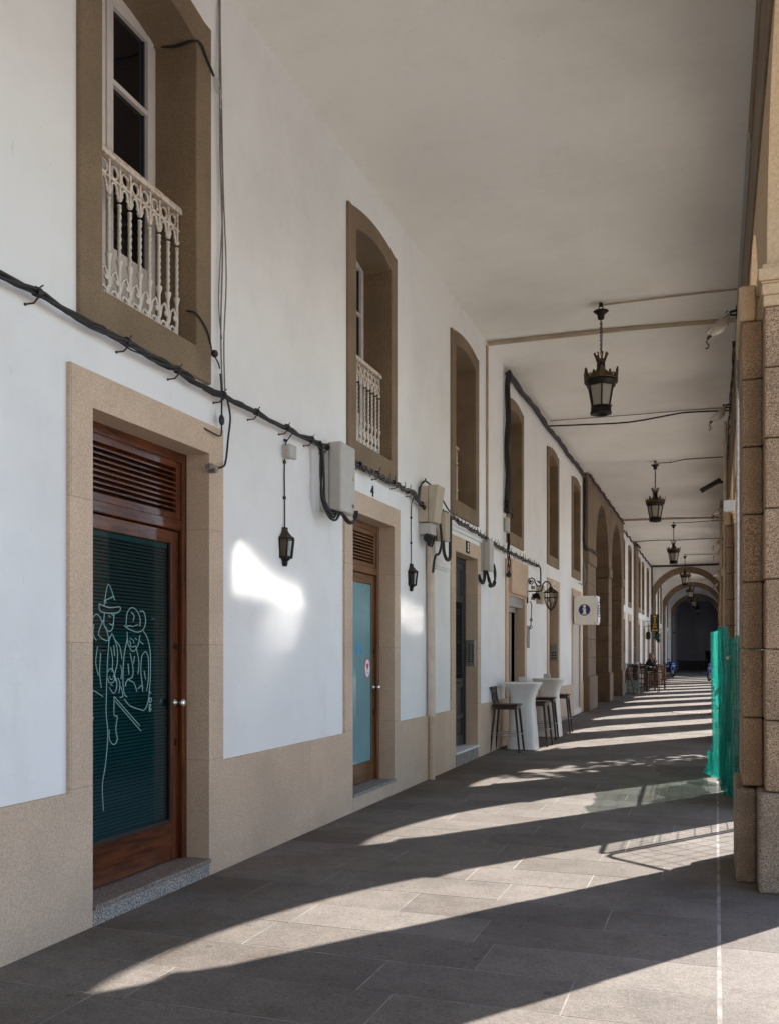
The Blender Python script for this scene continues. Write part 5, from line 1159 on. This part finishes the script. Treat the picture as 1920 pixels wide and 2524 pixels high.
# ------------------------------------------------------------------ terrace of the far bar
t=thing('easel_board','folding wooden menu board seen edge on beside the glass screen','menu board',(-3.2,37.6,0))
for s,nm in((-1,'board_face'),(1,'board_face')):
    m=MB(); 
    for dy in(-.30,.30): m.beam((-3.22+s*.02,37.6+dy,1.03),(-3.22+s*.26,37.6+dy,0),.05,.05)
    m.beam((-3.22+s*.03,37.3,1.0),(-3.22+s*.03,37.9,1.0),.05,.06); m.beam((-3.22+s*.24,37.3,.10),(-3.22+s*.24,37.9,.10),.05,.06); bo=obj('board_frame',m,'board_wood',t)
    m=MB(); m.add([(-3.22+s*.035,37.32,.98),(-3.22+s*.035,37.88,.98),(-3.22+s*.235,37.88,.12),(-3.22+s*.235,37.32,.12)],[(0,1,2,3)]); obj('board_panel',m,'sign_black',bo)
t=thing('glass_screen','glass wind screen with frosted green stripes at the bar terrace','screen',(-3.2,38.6,0))
m=MB(); m.box(-3.42,-2.90,38.6,38.615,.10,1.15); obj('glass',m,'screen_glass',t)
m=MB()
for i in range(7): m.box(-3.40,-2.92,38.592,38.599,.14+i*.055,.17+i*.055)
obj('frost_stripe',m,'etch',t)
m=MB()
for x in(-3.43,-2.90): m.box(x-.015,x+.015,38.58,38.63,0,1.2)
m.box(-3.43,-2.90,38.59,38.62,1.15,1.18); m.box(-3.43,-2.90,38.59,38.62,.05,.09); obj('screen_frame',m,'steel',t)
def high_chair():
    t=thing('high_chair','','chair')
    hs=.74
    m=MB(); m.box(-.20,.20,-.20,.20,hs-.02,hs+.02); obj('seat',m,'chair_wood',t,local=True,bevel=.008)
    for sx in(-1,1):
        for sy in(-1,1):
            m=MB()
            if sx<0: m.tube([(-.24,sy*.18,hs+.40),(-.20,sy*.18,hs),(-.22,sy*.19,0)],.020,6)
            else: m.tube([(.18,sy*.18,hs),(.20,sy*.19,0)],.020,6)
            obj('leg',m,'chair_wood',t,local=True)
    m=MB()
    for i in range(4): z=hs+.10+i*.085; x=-.205-.0875*(z-hs); m.box(x-.01,x+.012,-.18,.18,z,z+.055)
    obj('backrest',m,'chair_wood',t,local=True)
    m=MB()
    for z in(.22,.45):
        for sy in(-1,1): m.tube([(-.21,sy*.185,z),(.195,sy*.185,z)],.012,6)
        for sx in(-1,1): m.tube([(sx*.205,-.185,z+.05),(sx*.205,.185,z+.05)],.012,6)
    obj('stretcher',m,'chair_wood',t,local=True)
    return t
hc=high_chair()
for i,(x,y,rz,lb) in enumerate([(-3.20,39.3,PI/2,'tall dark slatted chair with its back to the camera, beside the glass screen'),(-3.05,41.2,PI/2+.1,'tall dark slatted chair tucked behind the nearest slatted chair'),(-2.42,39.75,PI-.1,'tall dark chair on the open side of the high table, its back to the arcade'),(-2.32,42.6,PI-.05,'tall dark chair in front of the wooden barrel'),(-3.05,44.0,-.2,'tall dark chair the seated person sits on')]):
    o=hc if i==0 else copy_tree(hc); o.location=(x,y,0); o.rotation_euler=(0,0,rz); tag(o,lb,'chair',group='tall dark chairs of the bar terrace')
def high_table(x,y,lb):
    t=thing('high_table',lb,'table',(x,y,0)); m=MB(); m.box(x-.33,x+.33,y-.33,y+.33,1.04,1.08); obj('table_top',m,'chair_wood',t,bevel=.008)
    m=MB(); m.box(x-.27,x+.27,y-.27,y+.27,.98,1.04); obj('apron',m,'chair_wood',t)
    for sx in(-1,1):
        for sy in(-1,1): m=MB(); m.beam((x+sx*.26,y+sy*.26,1.0),(x+sx*.28,y+sy*.28,0),.05,.05); obj('leg',m,'chair_wood',t)
high_table(-2.98,40.3,'dark high table among the slatted chairs, bottles on it'); high_table(-2.85,45.2,'high table the seated person leans on')
m=MB(); m.lathe([(.03,0),(.033,.02),(.033,.13),(.014,.18),(.012,.24),(.015,.245)],(-3.2,40.2,1.08),12); o=obj('bottle',m,'ink_blue',base=(-3.2,40.2,1.08)); tag(o,'dark blue bottle on the high table','bottle')
m=MB(); m.lathe([(.045,0),(.05,.01),(.055,.12),(.05,.12),(.04,.015)],(-3.08,40.3,1.08),12); o=obj('cup',m,'paper_white',base=(-3.08,40.3,1.08)); tag(o,'white cup beside the dark blue bottle','cup')
m=MB(); m.lathe([(.03,0),(.034,.10),(.031,.10),(.028,.01)],(-2.66,45.2,1.08),10); o=obj('glass',m,'clear_glass',base=(-2.66,45.2,1.08)); tag(o,'drinking glass in front of the seated person','glass')
def barrel(x,y,lb):
    t=thing('barrel',lb,'barrel',(x,y,0)); m=MB(); R_=[(.21,0),(.235,.10),(.265,.26),(.275,.44),(.265,.62),(.235,.78),(.21,.88),(.19,.88),(.19,.86),(.001,.86)]
    m.lathe(R_,(x,y,0),20,False); obj('staves',m,'barrel_wood',t)
    for z,r in((.07,.229),(.20,.257),(.62,.268),(.78,.238)): m=MB(); m.lathe([(r,z),(r+.006,z+.002),(r+.004,z+.04),(r-.003,z+.042)],(x,y,0),20,False); obj('hoop',m,'iron',t)
barrel(-3.02,57.3,'wooden barrel with iron hoops standing just past the cross arch'); barrel(-3.12,55.9+.9,'wooden barrel half hidden behind the tall chairs') if False else barrel(-2.78,47.6,'wooden barrel behind the seated person')
# person
def person():
    x0,y0=-2.98,44.0
    t=thing('person','person with grey blond hair in black jacket, seated at the high bar table','person',(x0,y0,0))
    sk=[]; ed=[]; rr=[]
    def V(p,r,par=None):
        sk.append(p); rr.append(r)
        if par is not None: ed.append((par,len(sk)-1))
        return len(sk)-1
    # local frame: facing +x with a slight turn to +y ; hips on seat z=.78
    hip=V((0,0,.88),.135); w=V((.04,0,1.02),.125,hip); ch=V((.10,0,1.19),.145,w); nk=V((.17,0,1.33),.062,ch); hd=V((.20,0,1.40),.058,nk)
    for s in(-1,1):
        sh=V((.13,s*.17,1.27),.062,ch); el=V((.26,s*.24,1.04),.048,sh)
        hand=(.37,s*.03,1.28) if s<0 else (.42,s*.05,1.14)
        wr=V(hand,.033,el); V((hand[0]+.03,hand[1]*.4,hand[2]+.07),.032,wr)
        th=V((.20,s*.10,.86),.085,hip); kn=V((.44,s*.13,.83),.068,th); an=V((.40,s*.13,.42),.045,kn); V((.39,s*.13,.33),.042,an); ft=len(sk)-1; V((.50,s*.14,.29),.04,ft)
    me=bpy.data.meshes.new('body'); me.from_pydata(sk,ed,[]); o=bpy.data.objects.new('body',me); COL.objects.link(o); o.parent=t; ROOT[o.name]=ROOT[t.name]
    me.materials.append(MATS['jacket'])
    md=o.modifiers.new('skin','SKIN'); md.use_smooth_shade=True
    for i,v in enumerate(me.skin_vertices[0].data): v.radius=(rr[i],rr[i]); v.use_root=(i==0)
    s_=o.modifiers.new('sub','SUBSURF'); s_.levels=1; s_.render_levels=1
    dg=bpy.context.evaluated_depsgraph_get(); dg.update(); bm_=bpy.data.meshes.new_from_object(o.evaluated_get(dg)); bod=MB(); bod.add([tuple(v.co) for v in bm_.vertices],[tuple(f.vertices) for f in bm_.polygons],True); bpy.data.objects.remove(o); nj=len(bod.f)
    m=bod; c=(.235,0,1.47); m.ball(c,.098,16,12,(1.0,.82,1.18)); m.ball((c[0]+.055,0,c[2]-.055),.055,10,8,(1,.9,.9)); m.ball((c[0]+.103,0,c[2]-.012),.018,8,6,(1,.8,1.3)); 
    for s in(-1,1): m.ball((c[0]-.005,s*.082,c[2]-.005),.024,8,6,(.7,.4,1.2))
    m.tube([(.17,0,1.33),(.21,0,1.42)],[.058,.052],10)
    for s,hand in((-1,(.40,-.012,1.35)),(1,(.45,.02,1.21))):
        hx,hy,hz=hand; m.ball((hx,hy,hz),.042,10,8,(.9,.55,1.15))
        for k in range(4): m.tube([(hx+.01,hy-.022+k*.016,hz+.03),(hx+.03,hy-.022+k*.016,hz+.06-.004*abs(k-1.5)),(hx+.012,hy-.02+k*.014,hz+.085-.006*abs(k-1.4))],[.010,.009,.007],6)
        m.tube([(hx-.01,hy-s*.03,hz),(hx-.015,hy-s*.045,hz+.03),(hx,hy-s*.04,hz+.055)],[.012,.010,.008],6)
    o=obj('body',bod,['jacket','skin'],t,local=True)
    for i,f in enumerate(o.data.polygons): f.material_index=0 if i<nj else 1
    m=MB(); m.ball((c[0]-.022,0,c[2]+.022),.108,16,12,(1.0,.92,1.12)); m.ball((c[0]-.07,0,c[2]-.07),.075,12,8,(.8,1.0,1.2)); obj('hair',m,'hair',o,local=True)
    m=MB()
    for s in(-1,1): m.ball((c[0]+.086,s*.032,c[2]+.012),.010,8,6)
    m.box(c[0]+.098,c[0]+.104,-.022,.022,c[2]-.062,c[2]-.056); obj('eye',m,'sign_black',o,local=True)
    t.rotation_euler=(0,0,.25)
person()
# hanging sign and baskets
t=thing('bar_sign','tall black hanging sign with yellow lettering MESON BAR','sign',(-3.1,50.4,2.7))
m=MB(); m.box(-3.21,-2.76,50.40,50.46,2.71,3.60); obj('sign_board',m,'sign_black',t,bevel=.008)
m=MB()
for z in(3.25,2.98): m.tube([(XP,50.43,z),(-3.2,50.43,z)],.014,6)
obj('bracket',m,'iron',t)
PM=lambda cx,cz:(lambda u,w,d:(cx+u,50.398-d,cz+w))
for i,ch in enumerate('MESON'):
    m=textmesh(ch,.142,PM(-2.985,3.455-i*.14),.002,sx=1.45,bold=.004)
    w_=.085 if ch in'MN' else .06
    if ch in'MN':
        for s in(-1,1): m.box(-2.985+s*w_*.85-.03,-2.985+s*w_*.85+.03,50.394,50.40,3.455-i*.14-.002,3.455-i*.14+.012)
    obj('letter',m,'sign_yellow',t)
m=textmesh('BAR',.085,PM(-2.985,2.755),.002,sx=1.9,bold=.004); obj('lettering',m,'sign_yellow',t)
t=thing('hanging_pot','dark metal pot hanging under the bar sign bracket','pot',(-3.3,50.4,2.2))
m=MB(); m.lathe([(.05,2.30),(.10,2.33),(.115,2.40),(.115,2.62),(.09,2.68),(.03,2.72)],(-3.31,50.43,0),12); obj('pot',m,'iron',t); m=MB(); m.tube([(-3.31,50.43,2.72),(-3.31,50.43,3.1)],.008,5); obj('chain',m,'iron',t)
t=thing('hanging_plant','trailing dark green plant hanging below the bar sign','plant',(-2.9,50.9,2.3))
m=MB(); leaves(m,(-2.90,50.9,2.50),.15,240,.09); leaves(m,(-2.84,50.9,2.28),.07,70,.08,(1,1,1.8)); obj('foliage',m,'leaf_green',t)
m=MB(); m.lathe([(.06,2.55),(.11,2.72),(.115,2.74)],(-2.90,50.9,0),12); m.tube([(-2.9,50.9,2.74),(-2.95,50.8,3.0),(-3.45,50.7,3.05)],.008,5); obj('basket',m,'iron',t)
# motorcycles
def motorcycle():
    t=thing('motorcycle','','motorcycle')
    # local: front wheel towards -y, origin at ground centre
    for y,r,w_ in((-.70,.30,.055),(.68,.31,.075)):
        m=MB(); m.tube([(0,y+(r-w_*.7)*math.cos(q*PI/12),r+(r-w_*.7)*math.sin(q*PI/12)) for q in range(25)],w_*.8,8,False); wo=obj('wheel',m,'rubber',t,local=True)
        m=MB(); m.tube([(0,y+(r-.11)*math.cos(q*PI/12),r+(r-.11)*math.sin(q*PI/12)) for q in range(25)],.018,6,False)
        for q in range(5): m.beam((0,y,r),(0,y+(r-.11)*math.cos(q*1.257),r+(r-.11)*math.sin(q*1.257)),.03,.02)
        m.tube([(-.05,y,r),(.05,y,r)],.04,10); obj('rim',m,'steel',wo,local=True)
    m=MB()
    for s in(-1,1): m.tube([(s*.09,-.70,.30),(s*.10,-.50,.88)],.024,8)
    m.box(-.12,.12,-.58,-.44,.82,.88); obj('fork',m,'steel',t,local=True)
    # front mudguard, fairing
    m=MB(); vs=[];n=10
    for i in range(n+1):
        q=rad(20+i*13); 
        for s in(-.07,-.05,0,.05,.07): vs.append((s,-.70+(.335-abs(s)*.4)*math.cos(q),.30+(.335-abs(s)*.4)*math.sin(q)))
    m.add(vs,[(i*5+j,i*5+j+1,(i+1)*5+j+1,(i+1)*5+j) for i in range(n) for j in range(4)],True); obj('mudguard',m,'moto_blue',t,local=True)
    m=MB(); sec=[(-.66,.80,.06,.05),(-.60,.86,.15,.13),(-.48,.88,.22,.19),(-.30,.80,.24,.24),(-.05,.62,.22,.28),(.25,.50,.17,.20)]
    vs=[];k=12
    for y,z,a,b in sec:
        for j in range(k): q=2*PI*j/k; vs.append((a*math.cos(q),y,z+b*math.sin(q)))
    m.add(vs,[(i*k+j,i*k+(j+1)%k,(i+1)*k+(j+1)%k,(i+1)*k+j) for i in range(len(sec)-1) for j in range(k)]+[tuple(range(k))[::-1],tuple((len(sec)-1)*k+j for j in range(k))],True); fo=obj('fairing',m,'moto_blue',t,local=True)
    m=MB(); m.ball((0,-.615,.87),.075,10,6,(1.3,.5,.7)); obj('headlight',m,'plastic_grey',fo,local=True)
    m=MB()
    for s in(-1,1): m.prism([(-.52,.70),(-.25,.62),(-.10,.66),(-.45,.80)],lambda u,w,d:(s*(.235+d),u,w),0,.004)
    m.box(-.10,.10,-.665,-.655,.74,.79); obj('stripe',m,'paper_white',fo,local=True)
    m=MB(); vs=[]
    for i in range(5):
        for j in range(7): q=-1+2*j/6; vs.append((q*(.15-.02*i),-.56+.05*i+.10*q*q,.98+.055*i-.03*q*q))
    m.add(vs,[(i*7+j,i*7+j+1,(i+1)*7+j+1,(i+1)*7+j) for i in range(4) for j in range(6)],True); obj('windscreen',m,'clear_glass',t,local=True)
    m=MB(); vs=[];sec=[(-.28,.86,.13,.10),(-.1,.92,.16,.12),(.12,.88,.14,.10),(.20,.82,.10,.07)]
    for y,z,a,b in sec:
        for j in range(k): q=2*PI*j/k; vs.append((a*math.cos(q),y,z+b*math.sin(q)))
    m.add(vs,[(i*k+j,i*k+(j+1)%k,(i+1)*k+(j+1)%k,(i+1)*k+j) for i in range(3) for j in range(k)]+[tuple(range(k))[::-1],tuple(3*k+j for j in range(k))],True); obj('tank',m,'moto_blue',t,local=True)
    m=MB(); m.add([(-.13,.15,.80),(.13,.15,.80),(.11,.55,.86),(-.11,.55,.86),(-.06,.92,.98),(.06,.92,.98),(-.12,.15,.70),(.12,.15,.70),(-.05,.90,.90),(.05,.90,.90)],[(0,1,2,3),(3,2,5,4),(6,7,1,0),(6,8,9,7),(4,5,9,8),(0,3,4,8,6),(1,7,9,5,2)]); obj('seat',m,'rubber',t,local=True,bevel=.02)
    m=MB(); m.box(-.14,.14,-.2,.28,.30,.58); m.beam((.06,.2,.36),(.06,.68,.31),.04,.06); m.beam((-.06,.2,.36),(-.06,.68,.31),.04,.06); m.tube([(.12,.1,.30),(.17,.5,.34),(.18,.85,.50)],[.03,.05,.055],8); obj('engine',m,'iron',t,local=True,bevel=.02)
    m=MB(); m.tube([(-.34,-.34,.96),(-.14,-.46,.94),(.14,-.46,.94),(.34,-.34,.96)],.014,6); obj('handlebar',m,'iron',t,local=True)
    for s in(-1,1): m=MB(); m.tube([(s*.2,-.46,.95),(s*.27,-.5,1.12)],.008,5); m.ball((s*.31,-.5,1.15),.06,8,6,(1.2,.3,.75)); obj('mirror',m,'iron',t,local=True)
    return t
mc=motorcycle(); mc.location=(-3.02,65.8,0); mc.rotation_euler=(0,rad(5),.45); tag(mc,'blue sport motorcycle parked by the wall near the dark end of the walk','motorcycle')
m2=copy_tree(mc); m2.location=(-.12,57.5,0); m2.rotation_euler=(0,rad(5),-.35); m2['label']='motorcycle on the arcade side, mostly hidden behind the green net'; 
m=MB(); m.box(-.9,-.2,93,94.2,.05,1.75); m.box(-.93,-.17,92.95,94.25,1.75,1.83); m.box(-.88,-.22,92.97,93,.2,1.6); o=obj('cabinet',m,'sign_black',base=(-.5,93.5,0),bevel=.03); tag(o,'dark cabinet silhouette against the end wall','cabinet')
# ------------------------------------------------------------------ added unseen mirror panes, cut to throw sun patches onto the left wall
gt=thing('sun_reflector','added unseen reflector block, its mirror panes shaped to the sun patches','building',(12,19,0))
dr_=Vector((1,.60,.665)).normalized(); nrm=(-dr_+Vector((1,1.45,1.455)).normalized()).normalized(); pc=Vector((-3.43,8.6,2.25))+dr_*22
def panepoint(y,z,off=0):
    w=Vector((-3.44,y,z)); return w+dr_*((pc-w).dot(nrm)/dr_.dot(nrm))-nrm*off
P1=[(6.35,2.51),(6.45,2.49),(6.60,2.38),(6.80,2.285),(7.12,2.20),(7.53,2.15),(7.60,2.10),(7.55,2.0),(7.23,2.05),(6.845,2.085),(6.62,2.08),(6.34,2.06),(6.34,2.28)]  # pane outlines follow the light patches wanted on the wall
P2=[(8.72,2.66),(9.05,2.52),(9.5,2.40),(10.10,2.27),(10.32,2.20),(11.10,2.09),(11.2,2.06),(11.18,1.93),(10.32,2.06),(9.5,2.20),(8.72,2.32)]
P3=[(6.86,1.98),(7.22,1.955),(7.54,1.945),(7.52,1.72),(7.18,1.78),(6.9,1.86)]
for pts,mt in((P1,'reflector_metal'),(P2,'reflector_metal'),(P3,'reflector_metal_dull')):
    m=MB(); m.add([panepoint(*p) for p in pts],[tuple(range(len(pts)))]); obj('mirror_pane',m,mt,gt)
top=[panepoint(y,z,.06) for y,z in((5.9,3.3),(11.7,3.3),(11.7,1.4),(5.9,1.4))]
m=MB(); m.add(top+[Vector((p.x,p.y,0)) for p in top],[(0,1,2,3),(0,4,5,1),(1,5,6,2),(2,6,7,3),(3,7,4,0)]); obj('walls',m,'building_far',gt)  # added prism that only carries the mirror panes
# ------------------------------------------------------------------ camera, light
F=2310.;TH=math.atan((1764-960)/F)
cd=bpy.data.cameras.new('camera'); cam=bpy.data.objects.new('camera',cd); COL.objects.link(cam)
cam.location=(0,0,1.6); cam.rotation_euler=(PI/2,0,TH)
cd.sensor_fit='HORIZONTAL'; cd.sensor_width=36; cd.lens=36*F/1920; cd.shift_y=(1610-1262)/1920; cd.clip_end=1000; cd.clip_start=.05
scene.camera=cam
SUN=Vector((1,1.45,1.455))
sd=bpy.data.lights.new('sun','SUN'); so=bpy.data.objects.new('sun',sd); COL.objects.link(so)
so.rotation_euler=SUN.to_track_quat('Z','Y').to_euler(); sd.energy=SUN_E; sd.angle=rad(.53); sd.color=(1,.955,.90)
w=bpy.data.worlds.new('World'); scene.world=w; w.use_nodes=True; nt=w.node_tree; nt.nodes.clear()
o=N(nt,'ShaderNodeOutputWorld'); b=N(nt,'ShaderNodeBackground'); s=N(nt,'ShaderNodeTexSky'); s.sky_type='NISHITA'; s.sun_disc=False
s.sun_elevation=math.atan2(SUN.z,math.hypot(SUN.x,SUN.y)); s.sun_rotation=math.atan2(SUN.x,SUN.y); s.air_density=1.0; s.dust_density=.4; s.ozone_density=2.0
L(nt,s.outputs[0],b.inputs[0]); b.inputs[1].default_value=SKY; L(nt,b.outputs[0],o.inputs[0])
vs=scene.view_settings; vs.view_transform='Standard'; vs.look='None'; vs.exposure=EXPO; vs.gamma=1
cy=scene.cycles; cy.max_bounces=10; cy.diffuse_bounces=6; cy.glossy_bounces=4; cy.transparent_max_bounces=12; cy.sample_clamp_indirect=0; cy.caustics_reflective=True; cy.blur_glossy=0
cy.use_denoising=True; cy.use_adaptive_sampling=False
try: cy.denoiser='OPENIMAGEDENOISE'; cy.denoising_input_passes='RGB_ALBEDO_NORMAL'
except Exception: pass
try:
    cy.use_guiding=True; cy.guiding_training_samples=128; cy.use_surface_guiding=True; cy.surface_guiding_probability=.5; cy.use_volume_guiding=False
except Exception: pass
